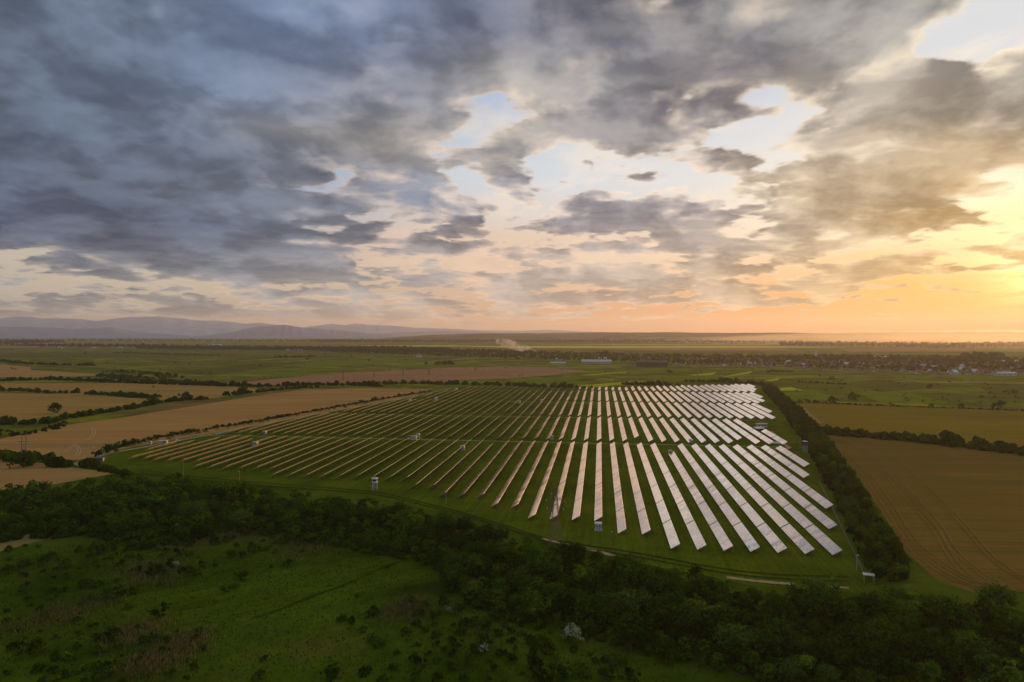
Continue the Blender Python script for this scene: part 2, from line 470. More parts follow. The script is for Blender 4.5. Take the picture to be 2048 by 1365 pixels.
def ground_material():
    """plain of strip fields: patchwork cells in two directions, grass tones"""
    m, g = pos_mat('plain_grass')
    warp = g.noise(g.pos, 0.0011, 3, 0.5, color=True)
    warp = g.vmath('SCALE', g.vmath('SUBTRACT', warp, (0.5, 0.5, 0.5)), scale=500.0)
    p = g.vmath('ADD', g.pos, warp)
    def strips(ang, w, l):
        c, s = math.cos(R(ang)), math.sin(R(ang))
        u = g.vmath('DOT_PRODUCT', p, (c/l, s/l, 0)); v = g.vmath('DOT_PRODUCT', p, (-s/w, c/w, 0))
        cu = g.math('FLOOR', u + g.math('FLOOR', v)*0.37)
        cell = g.xyz(cu, g.math('FLOOR', v), ang)
        wn = g.n('ShaderNodeTexWhiteNoise', noise_dimensions='3D'); g.put(wn.inputs[0], cell)
        return S(g, wn.outputs[0]), v
    r1, v1 = strips(-38, 27, 300)
    r2, v2 = strips(12, 52, 460)
    r3, v3 = strips(75, 34, 240)
    sel = g.step(g.noise(g.pos, 0.0009, 2, 0.5), 0.47, 0.50)
    r = g.mix(sel, g.mix(g.step(g.noise(g.pos, 0.0013, 1, 0.5), 0.5, 0.52), r1, r3), r2)
    tone = g.ramp(r, [(0.0, (.074, .076, .007)), (.18, (.090, .098, .008)), (.36, (.080, .084, .012)), (.5, (.115, .122, .010)),
                      (.62, (.110, .086, .022)), (.74, (.096, .112, .010)), (.86, (.145, .140, .012)), (.94, (.165, .115, .045)), (1.0, (.085, .095, .008))], 'CONSTANT')
    nz = g.noise(g.pos, 0.02, 6, 0.62)
    nz2 = g.noise(g.pos, 0.25, 5, 0.65)
    # the strips fade near the drone where the meadow is wild
    dist = g.vmath('LENGTH', g.pos)
    wild = g.step(dist, 520.0, 700.0, 1.0, 0.0)
    mead = g.ramp(g.noise(g.pos, 0.022, 7, 0.66), [(.30, (.020, .036, .003)), (.42, (.036, .060, .003)), (.54, (.054, .080, .004)), (.66, (.080, .082, .009)), (.76, (.095, .072, .018))])
    # a mown strip crosses the meadow
    (ax, ay), (bx, by) = gp(330, 1225), gp(840, 1128)
    ln = math.hypot(bx - ax, by - ay); dx, dy = (bx - ax)/ln, (by - ay)/ln
    rel = g.vmath('SUBTRACT', g.pos, (ax, ay, 0))
    across = g.math('ABSOLUTE', g.vmath('DOT_PRODUCT', rel, (-dy, dx, 0)))
    along = g.vmath('DOT_PRODUCT', rel, (dx, dy, 0))
    wob = (g.noise(g.pos, 0.05, 4, 0.6) - 0.5)*22.0
    strip = g.step(across + wob, 13.0, 22.0, 1.0, 0.0)*g.step(along + wob, -20.0, 5.0)*g.step(along + wob, ln, ln + 18.0, 1.0, 0.0)
    swath = g.noise(g.xyz(across*0.5, along*0.01, 0.0), 1.0, 3, 0.6)
    mead = g.mix(strip*0.8, mead, g.mix(g.step(swath, .35, .65), (.052, .080, .003), (.074, .106, .004)))
    tone = g.mix(wild, g.vmath('SCALE', tone, scale=1.22), mead)
    k = g.step(nz, .3, .7, .55, 1.42, 'LINEAR')*g.step(nz2, .25, .75, .78, 1.22, 'LINEAR')
    g.put(g.p.inputs['Base Color'], g.vmath('SCALE', tone, scale=k))
    bump(g, nz2, 0.6, 0.35)
    return m

def crop_material(name, c0, c1, ang, pitch=3.0, lines=0.25, patch=0.012, c2=None):
    """ploughed or drilled field with working lines along one direction"""
    m, g = pos_mat(name)
    c, s = math.cos(R(ang)), math.sin(R(ang))
    wob = g.noise(g.pos, 0.01, 2, 0.5)
    v = g.vmath('DOT_PRODUCT', g.pos, (-s, c, 0)) + wob*6.0
    u = g.vmath('DOT_PRODUCT', g.pos, (c, s, 0))
    streak = g.noise(g.xyz(u*0.010, v*(1.0/pitch), 0.0), 1.0, 4, 0.62)
    streak2 = g.noise(g.xyz(u*0.004, v*(0.16/pitch), 4.0), 1.0, 4, 0.55)
    pn = g.noise(g.pos, patch, 6, 0.62)
    fine = g.noise(g.pos, 0.6, 4, 0.7)
    col = g.mix(g.step(pn*0.5 + streak2*0.5, .36, .64), c0, c1)
    if c2: col = g.mix(g.step(g.noise(g.xyz(u*patch*0.35, v*patch*2.2, 2.0), 1.0, 5, .6), .52, .66)*0.75, col, c2)
    k = g.step(streak, .3, .7, 1 - lines, 1 + lines, 'LINEAR')*g.step(fine, .25, .75, .86, 1.14, 'LINEAR')
    g.put(g.p.inputs['Base Color'], g.vmath('SCALE', col, scale=k))
    bump(g, fine*0.4 + streak, 0.5, 0.3)
    return m

def park_material():
    m, g = pos_mat('mown_grass')
    a = g.noise(g.pos, 0.05, 5, 0.62); b = g.noise(g.pos, 0.9, 4, 0.68)
    lines = g.noise(g.xyz(g.px*0.6, g.py*0.02, 0.0), 1.0, 3, 0.6)
    col = g.ramp(a, [(.3, (.052, .074, .002)), (.52, (.076, .102, .003)), (.72, (.108, .114, .007))])
    k = g.step(b, .25, .75, .62, 1.36, 'LINEAR')*g.step(lines, .3, .7, .80, 1.18, 'LINEAR')*g.step(g.noise(g.pos, 0.012, 4, .6), .3, .7, .78, 1.2, 'LINEAR')
    g.put(g.p.inputs['Base Color'], g.vmath('SCALE', col, scale=k))
    bump(g, b, 0.7, 0.3)
    return m

def plain_mat(name, c0, c1, scale=0.5, rough=0.9, spec=0.0, bs=0.3):
    m, g = pos_mat(name, rough, spec)
    a = g.noise(g.pos, scale, 6, 0.65)
    g.put(g.p.inputs['Base Color'], g.mix(g.step(a, .32, .68), c0, c1))
    if bs: bump(g, a, bs, 0.15)
    return m

layer = [0]
def sheet(name, pts, mat, z=None):
    """flat piece of land; its rim is subdivided and slightly uneven"""
    layer[0] += 1
    z = 0.005*layer[0] if z is None else z
    out = []
    n = len(pts)
    rr = random.Random(n*31 + int(pts[0][0]))
    for i in range(n):
        a = Vector((*pts[i], 0)); b = Vector((*pts[(i+1) % n], 0))
        seg = max(1, min(24, int((b - a).length/14)))
        for k in range(seg):
            q = a.lerp(b, k/seg)
            if k: q += Vector((rr.uniform(-1, 1), rr.uniform(-1, 1), 0))*min(0.9, (b-a).length*0.01)
            out.append((q.x, q.y, z))
    bm = bmesh.new()
    vs = [bm.verts.new(p) for p in out]
    f = bm.faces.new(vs)
    f.normal_update()
    if f.normal.z < 0: f.normal_flip()
    bmesh.ops.triangulate(bm, faces=[f])
    me = bpy.data.meshes.new(name); bm.to_mesh(me); bm.free()
    me.materials.append(mat)
    return tag(link(name, me), kind='structure')

def psheet(name, px, mat): return sheet(name, [gp(*q) for q in px], mat)

def ribbon(name, pts, width, mat, z=None, taper=False):
    layer[0] += 1
    z = 0.005*layer[0] if z is None else z
    P = [Vector((*p, 0)) for p in pts]
    Q = []
    for i in range(len(P) - 1):                       # Catmull-Rom
        p0 = P[max(i-1, 0)]; p1 = P[i]; p2 = P[i+1]; p3 = P[min(i+2, len(P)-1)]
        for k in range(8):
            t = k/8
            Q.append(0.5*((2*p1) + (p2 - p0)*t + (2*p0 - 5*p1 + 4*p2 - p3)*t*t + (3*p1 - p0 - 3*p2 + p3)*t**3))
    Q.append(P[-1])
    mb = MB(); L = []
    rr = random.Random(int(pts[0][0]*7))
    for i, q in enumerate(Q):
        d = (Q[min(i+1, len(Q)-1)] - Q[max(i-1, 0)]).normalized()
        nrm = Vector((-d.y, d.x, 0))*width*0.5*rr.uniform(.8, 1.2)
        L.append(((q + nrm).x, (q + nrm).y, z, (q - nrm).x, (q - nrm).y))
    for a, b in zip(L, L[1:]):
        mb.quad((a[3], a[4], z), (b[3], b[4], z), (b[0], b[1], z), (a[0], a[1], z))
    return tag(mb.build(name, mat), kind='structure')

GR = ground_material()
# the plain: rings so that far faces stay well shaped
mb = MB()
rad = [0, 60, 150, 300, 600, 1200, 2400, 4800, 9600, 24500]
SEG = 96
for i in range(len(rad) - 1):
    for k in range(SEG):
        a0, a1 = 2*math.pi*k/SEG, 2*math.pi*(k+1)/SEG
        P = lambda r, a: (r*math.cos(a), r*math.sin(a), 0)
        if i == 0: mb.poly([(0, 0, 0), P(rad[1], a0), P(rad[1], a1)])
        else: mb.quad(P(rad[i], a0), P(rad[i+1], a0), P(rad[i+1], a1), P(rad[i], a1))
tag(mb.build('ground', GR), kind='structure')

STUB = crop_material('stubble_soil', (.37, .205, .062), (.30, .165, .05), 14, 3.0, .13, .010, (.20, .15, .06))
STUB2 = crop_material('ochre_soil', (.35, .20, .052), (.275, .165, .04), 6, 4.0, .12, .008, (.19, .16, .05))
BARE = crop_material('bare_soil', (.178, .106, .020), (.142, .090, .015), 3, 2.4, .16, .010, (.11, .085, .018))
BARE2 = crop_material('drilled_soil', (.20, .132, .014), (.16, .112, .012), 3, 2.4, .12, .010, (.13, .105, .018))
REDS = crop_material('reddish_soil', (.30, .16, .078), (.245, .135, .06), 10, 5.0, .10, .006)
RAPE = plain_mat('rape_blossom', (.40, .36, .02), (.28, .28, .02), .06)
RAPEF = plain_mat('rape_gold', (.60, .44, .06), (.42, .34, .04), .01)
LIME = plain_mat('young_wheat', (.135, .165, .010), (.10, .13, .008), .03)
OLIV = plain_mat('olive_crop', (.105, .095, .016), (.08, .076, .012), .02)
PARK = park_material()

# meadow and park first (lowest sheets)
psheet('solar_park_grass', [(175, 920), (250, 897), (512, 849), (830, 793), (905, 774), (1180, 772), (1330, 772), (1440, 764), (1530, 764),
                            (1560, 800), (1625, 890), (1700, 1000), (1760, 1090), (1790, 1150), (1745, 1190), (1500, 1172), (1240, 1120), (1130, 1090),
                            (900, 1030), (700, 985), (450, 965), (250, 945)], PARK)
psheet('stubble_field', [(0, 878), (135, 850), (232, 838), (512, 792), (610, 779), (720, 777), (868, 779), (815, 796), (512, 851), (250, 898), (165, 922), (60, 917), (-80, 912), (-80, 895)], STUB)
psheet('stubble_field', [(-60, 786), (0, 786), (170, 790), (342, 797), (262, 813), (95, 834), (0, 846), (-60, 850)], STUB2)
psheet('stubble_field', [(-60, 766), (180, 766.5), (400, 769), (515, 777), (512, 786), (410, 798), (330, 797), (160, 790), (0, 782.5), (-60, 781)], STUB2)
psheet('stubble_field', [(-60, 728), (0, 729), (60, 734), (62, 741), (228, 750), (150, 753.5), (0, 755), (-60, 755)], STUB)
psheet('ploughed_field', [(455, 767.5), (560, 757.5), (700, 745), (900, 736), (1000, 734), (1090, 735), (1172, 742), (1100, 751), (1024, 757), (850, 764), (700, 766.5), (560, 771)], REDS)
psheet('stubble_field', [(-70, 917), (0, 917), (75, 926), (228, 948), (105, 970), (0, 981), (-70, 990)], STUB)
psheet('stubble_field', [(-60, 1098), (0, 1083), (70, 1067), (142, 1061), (130, 1071), (60, 1088), (0, 1104), (-60, 1120)], plain_mat('dry_hay', (.24, .17, .05), (.18, .14, .04), .1))
psheet('ploughed_field', [(1578, 806), (1700, 808), (2060, 821), (2300, 830), (2300, 950), (2060, 902), (1900, 882), (1790, 872), (1650, 861), (1608, 832)], BARE2)
psheet('ploughed_field', [(1640, 869), (1710, 874), (1900, 893), (2060, 910), (2300, 945), (2500, 1290), (2060, 1186), (1960, 1190), (1880, 1165), (1812, 1105), (1762, 1020), (1700, 938)], BARE)
for q in ([(1541, 777), (1583, 775), (1608, 781.5), (1552, 782)], [(1374, 750.5), (1434, 745), (1426, 750), (1398, 752)],
          [(1458, 751), (1506, 742.5), (1497, 748), (1448, 754.5)], [(1154, 772), (1268, 763), (1262, 766), (1200, 774.5)],
          [(1230, 769), (1290, 762), (1284, 765), (1240, 771)], [(1160, 750.5), (1254, 744.3), (1250, 746.5), (1180, 750.8)],
          [(1528, 761), (1560, 757), (1556, 761), (1540, 763)]):
    psheet('rape_field', q, RAPE)
for q in ([(880, 692.2), (1540, 692.4), (1700, 695.0), (1560, 696.6), (1040, 696.6)], [(1024, 689.2), (1240, 689.0), (1600, 690), (1300, 690.4)],
          [(700, 691.4), (900, 691.3), (1010, 693), (860, 693.6)]):
    psheet('rape_field', q, RAPEF)
for q in ([(512, 741), (620, 736), (660, 737), (512, 743.5)], [(512, 748), (604, 744), (660, 746), (560, 754)], [(790, 731), (850, 729), (856, 732.5), (800, 735)],
          [(1560, 785), (1630, 783), (1700, 800), (1580, 803)], [(1720, 788), (1800, 783), (1900, 806), (1760, 806)], [(1780, 757), (1850, 751), (1870, 757), (1800, 760)],
          [(1900, 756), (1990, 752), (2048, 757), (1930, 762)], [(1640, 764), (1720, 755), (1760, 758), (1690, 768)], [(1300, 757), (1420, 752), (1480, 757), (1330, 764)],
          [(560, 728), (760, 719), (860, 722), (640, 735)], [(1000, 764), (1150, 753), (1180, 757), (1060, 769)]):
    psheet('crop_field', q, LIME)
for q in ([(330, 745), (512, 728), (640, 722), (520, 738), (420, 752)], [(0, 706), (300, 705), (520, 709), (340, 715), (0, 716)], [(1080, 704), (1500, 703), (1560, 708), (1240, 710)],
          [(1700, 770), (1830, 764), (1900, 775), (1760, 785)], [(1960, 775), (2060, 770), (2060, 790), (1990, 792)]):
    psheet('crop_field', q, OLIV)
for q in ([(-60, 684.5), (90, 684.5), (160, 689), (-60, 690)], [(0, 694), (160, 689), (170, 692), (0, 697)], [(1180, 697.3), (1560, 697), (1600, 702), (1300, 701)],
          [(1680, 697.5), (1930, 697.5), (1940, 703), (1700, 704)]):
    psheet('ploughed_field', q, REDS)

# tracks, lanes, paths
DUST = plain_mat('pale_gravel', (.32, .25, .13), (.24, .19, .09), .4)
LANE = plain_mat('worn_grass', (.34, .31, .12), (.20, .20, .06), .25)
RUT = plain_mat('tyre_rut', (.225, .135, .034), (.17, .10, .02), .10)
CLAY = plain_mat('reddish_clay', (.42, .25, .14), (.33, .20, .11), .3)
def rows_pt(x, y): return (x, y)
ribbon('path', [gp(148, 931), gp(170, 925), gp(205, 911), gp(300, 893), gp(405, 873), gp(512, 852), gp(700, 817), gp(830, 793), gp(905, 776)], 4.2, DUST)
sheet('path', [gp(142, 929), gp(160, 923), gp(205, 911.5), gp(190, 920), gp(172, 931), gp(158, 935)], DUST)
ribbon('path', [gp(1085, 1080), gp(1130, 1091), gp(1180, 1101), gp(1236, 1117), gp(1262, 1124)], 2.4, DUST)
ribbon('path', [gp(1455, 1158), gp(1500, 1164), gp(1560, 1169.5), gp(1590, 1172)], 2.2, DUST)
ribbon('path', [gp(1640, 1175.5), gp(1680, 1178), gp(1700, 1180)], 1.8, DUST)
ribbon('service_lane', [(-318, 500), (-200, 500.5), (-80, 500.5), (60, 500), (134, 500)], 2.4, LANE)
ribbon('service_lane', [(-286, 650.5), (-120, 650.5), (60, 650.5), (150, 650)], 2.2, LANE)
ribbon('service_lane', [(-250, 797), (-100, 796.5), (60, 796.5), (170, 797)], 2.2, LANE)
ribbon('service_lane', [(-222, 951), (-80, 950.5), (60, 950.5), (200, 951)], 2.2, LANE)
for off in (0, 5.0):
    ribbon('track', [gp(280, 942 + off), gp(450, 961 + off), gp(650, 977 + off), gp(760, 988 + off), gp(900, 1021 + off), gp(1010, 1053 + off), gp(1110, 1083 + off*1.2),
                     gp(1260, 1106 + off*1.5), gp(1440, 1139 + off*1.6), gp(1560, 1152 + off*1.6), gp(1700, 1157 + off*1.8)], 0.9, plain_mat('dark_rut', (.022, .035, .006), (.03, .05, .008), .3))
ribbon('path', [gp(1540, 864), gp(1546, 868), gp(1553, 875), gp(1560, 884), gp(1570, 890), gp(1578, 897), gp(1570, 899.5), gp(1540, 900)], 3.2, CLAY)
for q in ([(1652, 873), (1742, 915), (1805, 985), (1868, 1055), (1902, 1110), (1950, 1160), (2060, 1182)],
          [(1668, 873), (1750, 912), (1815, 980), (1880, 1052), (1915, 1106), (1990, 1165), (2060, 1175)],
          [(1690, 873), (1780, 910), (1850, 970), (1920, 1040), (1990, 1120), (2060, 1165)],
          [(1645, 874), (1705, 930), (1762, 1010), (1800, 1070), (1850, 1120), (1920, 1165), (2000, 1185)],
          [(1648, 874), (1720, 928), (1780, 1005), (1820, 1068), (1870, 1118), (1960, 1170), (2040, 1185)]):
    for off in (-1.0, 1.0):
        pts = [gp(*p) for p in q]
        ribbon('tyre_track', [(x + off, y) for x, y in pts], 0.55, RUT)
for q in ([(183, 855), (187, 865), (182, 875), (170, 882)], [(150, 892), (157, 902), (152, 913)], [(130, 905), (138, 897), (150, 890)],
          [(1600, 812), (1622, 832), (1640, 848)], [(1590, 812), (1612, 832), (1628, 848)]):
    for off in (-1.2, 1.2):
        ribbon('tyre_track', [(x + off, y) for x, y in [gp(*p) for p in q]], 0.7, plain_mat('pale_rut', (.46, .32, .18), (.40, .27, .15), .3))

# meadow: drainage ditches
DITCH = plain_mat('ditch_growth', (.022, .034, .002), (.040, .058, .003), .25)
ribbon('ditch', [gp(500, 1242), gp(560, 1222), gp(620, 1197), gp(690, 1172), gp(760, 1140), gp(830, 1115)], 0.6, DITCH)
#ribbon('ditch', [gp(380, 1258), gp(440, 1260), gp(500, 1268), gp(560, 1283), gp(640, 1296)], 1.0, DITCH)
#ribbon('ditch', [gp(200, 1222), gp(260, 1198), gp(330, 1172), gp(440, 1135)], 0.8, DITCH)
# ------------------------------------------------------------------ hills
def ridge_terrain(name, prof, d0, depth, mat, rough, seed, nseg=200):
    """range of hills: crest line surveyed as (px, height above the plain), slopes fall to both sides"""
    rr = np.random.default_rng(seed)
    xs = [p[0] for p in prof]; hs = [p[1] for p in prof]
    cols = np.linspace(xs[0], xs[-1], nseg)
    crest = np.interp(cols, xs, hs)
    rows_ = np.linspace(-1, 1, 25)
    ph = rr.uniform(0, 6.28, (12, 2)); fq = rr.uniform(1, 9, (12, 2)); am = 1/np.arange(2, 14)
    verts = []
    for j, t in enumerate(rows_):
        for i, px in enumerate(cols):
            d = d0 + depth*t
            n = sum(am[k]*math.sin(fq[k, 0]*i/nseg*14 + ph[k, 0] + 2*t*fq[k, 1]*.4)*math.cos(fq[k, 1]*t*3 + ph[k, 1] + i*.07) for k in range(12))
            spur = 0.5 + 0.5*math.sin(i*.55 + 3*math.sin(i*.13) + ph[0, 0])
            fall = max(0.0, 1 - abs(t)**(1.0 + .7*spur))
            z = crest[i]*fall*(1 + rough*n*(abs(t) > .02)*(1 - fall))
            x, y = gd(px, d)
            verts.append((x, y, max(z, -0.5) if 0 < j < len(rows_)-1 else -0.5))
    q = []
    for j in range(len(rows_) - 1):
        for i in range(nseg - 1):
            a = j*nseg + i
            q.append((a, a+1, a+nseg+1, a+nseg))
    me = np_mesh(name, np.array(verts), np.array(q), [mat], smooth=True)
    return tag(link(name, me), kind='structure')

def crest(pts, d): return [(x, H + (HORY - y)/FOC*d) for x, y in pts]

m, g = pos_mat('mountain_haze_blue')
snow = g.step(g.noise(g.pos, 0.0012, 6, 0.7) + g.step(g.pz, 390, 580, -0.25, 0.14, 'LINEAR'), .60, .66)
c = g.mix(g.step(g.noise(g.pos, 0.002, 6, .6), .35, .65), (.10, .26, .42), (.18, .33, .47))  # blue of distance haze put into the forest and rock colour
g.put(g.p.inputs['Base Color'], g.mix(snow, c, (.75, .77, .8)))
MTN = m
HILL = plain_mat('hill_haze_blue', (.06, .16, .27), (.11, .21, .31), .003, bs=0)  # wooded hills, haze blue painted into their colour too
m, g = pos_mat('plateau_fields')
v = g.voronoi(g.vmath('MULTIPLY', g.pos, (.0016, .0034, 0)), 1.0)
vs = g.sep(v)[0]
c = g.ramp(vs, [(0, (.05, .05, .022)), (.3, (.085, .075, .035)), (.5, (.04, .045, .018)), (.7, (.15, .11, .06)), (.9, (.06, .065, .025))], 'CONSTANT')
c = g.mix(g.step(g.noise(g.pos, .0012, 6, .6), .45, .58), c, (.03, .036, .016))
g.put(g.p.inputs['Base Color'], c)
PLAT = m
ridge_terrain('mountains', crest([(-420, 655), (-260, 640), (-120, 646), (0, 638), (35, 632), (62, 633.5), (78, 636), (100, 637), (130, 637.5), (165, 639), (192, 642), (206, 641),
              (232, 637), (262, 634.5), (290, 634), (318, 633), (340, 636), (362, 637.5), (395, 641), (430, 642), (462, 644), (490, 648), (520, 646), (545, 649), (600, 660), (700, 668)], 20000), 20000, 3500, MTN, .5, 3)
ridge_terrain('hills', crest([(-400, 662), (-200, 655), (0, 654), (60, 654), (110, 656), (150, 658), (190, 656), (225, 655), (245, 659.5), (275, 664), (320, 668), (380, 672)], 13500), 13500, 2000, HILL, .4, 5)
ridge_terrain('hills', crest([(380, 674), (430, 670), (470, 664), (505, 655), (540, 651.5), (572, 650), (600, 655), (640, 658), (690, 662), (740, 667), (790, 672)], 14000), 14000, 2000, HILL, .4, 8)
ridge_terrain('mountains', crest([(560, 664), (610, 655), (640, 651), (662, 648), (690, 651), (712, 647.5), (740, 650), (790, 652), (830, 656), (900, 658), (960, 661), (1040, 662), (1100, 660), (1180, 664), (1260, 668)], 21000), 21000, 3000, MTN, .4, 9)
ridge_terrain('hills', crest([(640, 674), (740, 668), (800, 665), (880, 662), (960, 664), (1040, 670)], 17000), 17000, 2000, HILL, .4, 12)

def plateau():
    nx, rows_ = 220, [(7000, 0), (7300, .05), (7600, .22), (7900, .45), (8200, .62), (8500, .80), (8900, .95), (9400, 1.0), (11000, 1.02), (13500, .98), (14500, .6), (15500, 0)]
    cols = np.linspace(760, 2900, nx)
    top = np.interp(cols, [760, 860, 950, 1100, 1250, 1310, 1420, 1500, 1640, 1800, 1900, 2048, 2300, 2900], [0, 62, 80, 92, 100, 101, 92, 94, 88, 98, 104, 102, 110, 90])
    verts = []
    for j, (d, f) in enumerate(rows_):
        for i, px in enumerate(cols):
            w = 240*math.sin(i*.19 + j*.2) + 160*math.sin(i*.47 + 1)
            x, y = gd(px, min(d + (w if 0 < j < 7 else 0), 16500))
            z = top[i]*f + (3.2*math.sin(i*.31 + j) + 2.4*math.sin(i*.83 + 2*j))*(f > .1)
            verts.append((x, y, z if f > 0 else -0.6))
    q = [(j*nx+i, j*nx+i+1, (j+1)*nx+i+1, (j+1)*nx+i) for j in range(len(rows_)-1) for i in range(nx-1)]
    tag(link('plateau', np_mesh('plateau', np.array(verts), np.array(q), [PLAT], smooth=True)), kind='structure')
plateau()
# ------------------------------------------------------------------ solar rows
TILT = R(30.5)
SLANT, LOW = 3.85, 0.8
PITCHX, X0 = 9.44, -0.67
UNIT = 33.9

def panel_materials():
    m, g = material('solar_glass', 0.16, 0.5)
    oc = g.coord('Object'); ox, oy, oz = g.sep(oc)
    rnd = g.objrand()
    cu = ox*(1.0/0.83); cv = oy*(1.0/1.66)
    fu = g.math('FRACT', cu + 20.0); fv = g.math('FRACT', cv + 20.0)
    eu = g.math('MINIMUM', fu, 1.0 - fu)*0.83; ev = g.math('MINIMUM', fv, 1.0 - fv)*1.66
    frame = g.step(g.math('MINIMUM', eu, ev), 0.022, 0.032, 1.0, 0.0)
    wn = g.n('ShaderNodeTexWhiteNoise', noise_dimensions='3D')
    g.put(wn.inputs[0], g.xyz(g.math('FLOOR', cu), g.math('FLOOR', cv), rnd*40.0))
    wn2 = g.n('ShaderNodeTexWhiteNoise', noise_dimensions='3D')
    g.put(wn2.inputs[0], g.xyz(3.0, g.math('FLOOR', cv*0.5), rnd*40.0))
    r3 = g.sep(S(g, wn.outputs[1])); q3 = g.sep(S(g, wn2.outputs[1]))
    cell = g.mix(r3[2], (.045, .055, .10), (.075, .080, .125))
    dust_sheen = g.noise(oc, 0.7, 5, .6)
    cell = g.mix(g.step(dust_sheen, .30, .70)*0.7 + q3[2]*0.15, cell, (.44, .32, .24))  # dusty tint, kept warm and bright in place of reflected sky
    col = g.mix(frame, cell, (.50, .50, .50))
    g.put(g.p.inputs['Base Color'], col)
    g.put(g.p.inputs['Roughness'], 0.45)
    # each module sits a hair out of true
    nrm = g.geo('Normal')
    off = g.xyz((r3[0] - 0.5)*0.022 + (q3[0] - 0.5)*0.03, (r3[1] - 0.5)*0.022 + (q3[1] - 0.5)*0.03, 0.0)
    nn = g.vmath('NORMALIZE', g.vmath('ADD', nrm, off))
    gl = g.n('ShaderNodeBsdfGlossy'); gl.inputs['Roughness'].default_value = 0.12
    g.put(gl.inputs['Color'], g.mix(q3[2], (1.0, .86, .74), (.92, .86, .82))); g.put(gl.inputs['Normal'], nn)
    fr = g.n('ShaderNodeFresnel'); fr.inputs[0].default_value = 1.9; g.put(fr.inputs['Normal'], nn)
    fac = (S(g, fr.outputs[0])*PANEL_K + PANEL_B)*(1.0 - frame*0.55)
    mx = g.n('ShaderNodeMixShader'); g.put(mx.inputs[0], fac.min(0.9))
    g.t.links.new(g.p.outputs[0], mx.inputs[1]); g.t.links.new(gl.outputs[0], mx.inputs[2])
    g.t.links.new(mx.outputs[0], g.out.inputs[0])
    back, g2 = material('sun_gold_backsheet', 0.6, 0.3)
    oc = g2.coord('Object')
    g2.put(g2.p.inputs['Base Color'], g2.mix(g2.noise(oc, 1.5, 3, .5), (.86, .72, .22), (.90, .77, .30)))  # gold of the low sun put into the whitish sheet colour
    alu, g3 = material('galvanised_steel', 0.45, 0.5)
    g3.p.inputs['Metallic'].default_value = 0.6
    g3.put(g3.p.inputs['Base Color'], g3.mix(g3.noise(g3.coord('Object'), 3.0, 3, .5), (.42, .42, .42), (.58, .57, .55)))
    return m, back, alu
PANEL_K, PANEL_B = 1.5, 0.42
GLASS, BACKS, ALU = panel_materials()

RACK, g = material('weathered_rack', 0.7, 0.1)
g.put(g.p.inputs['Base Color'], g.mix(g.noise(g.coord('Object'), 3.0, 3, .5), (.10, .095, .08), (.17, .16, .135)))

cT, sT = math.cos(TILT), math.sin(TILT)
def slope_pt(s, y, off=0.0):
    """point s metres up the panel slope (0 = low edge), off along its normal"""
    return ((s - SLANT/2)*cT - off*sT, y, LOW + s*sT + off*cT)

def panel_mesh(L):
    mb = MB()
    n0 = 0.05
    a, b = slope_pt(0, 0, n0), slope_pt(SLANT, 0, n0)
    T = lambda s, y, o: slope_pt(s, y, o)
    L2 = L
    mb.quad(T(0, 0, n0), T(SLANT, 0, n0), T(SLANT, L2, n0), T(0, L2, n0), 0)
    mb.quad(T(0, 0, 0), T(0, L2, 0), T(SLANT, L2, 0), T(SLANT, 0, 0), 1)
    for (s0, y0, s1, y1) in ((0, L2, 0, 0), (SLANT, 0, SLANT, L2), (0, 0, SLANT, 0), (SLANT, L2, 0, L2)):
        mb.quad(T(s0, y0, 0), T(s1, y1, 0), T(s1, y1, n0), T(s0, y0, n0), 2)
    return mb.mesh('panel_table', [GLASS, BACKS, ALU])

def frame_mesh(L):
    mb = MB()
    n = max(2, round(L/6.5))
    for i in range(n):
        y = 1.0 + (L - 2.0)*i/(n - 1)
        f = slope_pt(0.75, y, -.16); b = slope_pt(3.0, y, -.16)
        mb.bar((f[0], y, -0.3), (f[0], y, f[2]), 0.08, 0)
        mb.bar((b[0], y, -0.3), (b[0], y, b[2]), 0.08, 0)
        mb.bar(slope_pt(0.25, y, -.14), slope_pt(3.5, y, -.14), 0.08, 0)
        mb.bar((b[0], y, 0.4), slope_pt(1.6, y, -.16), 0.06, 0)
    for s in (0.7, 1.7, 2.4, 3.3):
        mb.bar(slope_pt(s, 0.1, -.05), slope_pt(s, L - 0.1, -.05), 0.06, 0)
    for i in range(n - 1):
        if i % 2: continue
        y = 1.0 + (L - 2.0)*i/(n - 1)
        b = slope_pt(3.2, y, -.16)
        mb.box((b[0] + .25, y, 1.05), (.28, .5, .65), 0)
    return mb.mesh('support_frame', [RACK])

LF, LHALF = UNIT - 0.95, UNIT/2 - 0.5
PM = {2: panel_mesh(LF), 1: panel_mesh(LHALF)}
FM = {2: frame_mesh(LF), 1: frame_mesh(LHALF)}

ONES = ['', 'first', 'second', 'third', 'fourth', 'fifth', 'sixth', 'seventh', 'eighth', 'ninth', 'tenth', 'eleventh', 'twelfth', 'thirteenth',
        'fourteenth', 'fifteenth', 'sixteenth', 'seventeenth', 'eighteenth', 'nineteenth']
TENS = {20: ('twenty', 'twentieth'), 30: ('thirty', 'thirtieth'), 40: ('forty', 'fortieth'), 50: ('fifty', 'fiftieth'), 60: ('sixty', 'sixtieth')}
def ordinal(n):
    if n < 20: return ONES[n]
    t, o = n//10*10, n % 10
    return TENS[t][1] if o == 0 else TENS[t][0] + '-' + ONES[o]

def xl(d): return float(np.interp(d, [380, 421, 566, 993, 1100], [-343, -333, -300, -204, -180]))     # left edge of the park
def xr(d): return float(np.interp(d, [250, 267, 492, 1059, 1200], [89, 92, 137, 237, 262]))            # hedge on the right

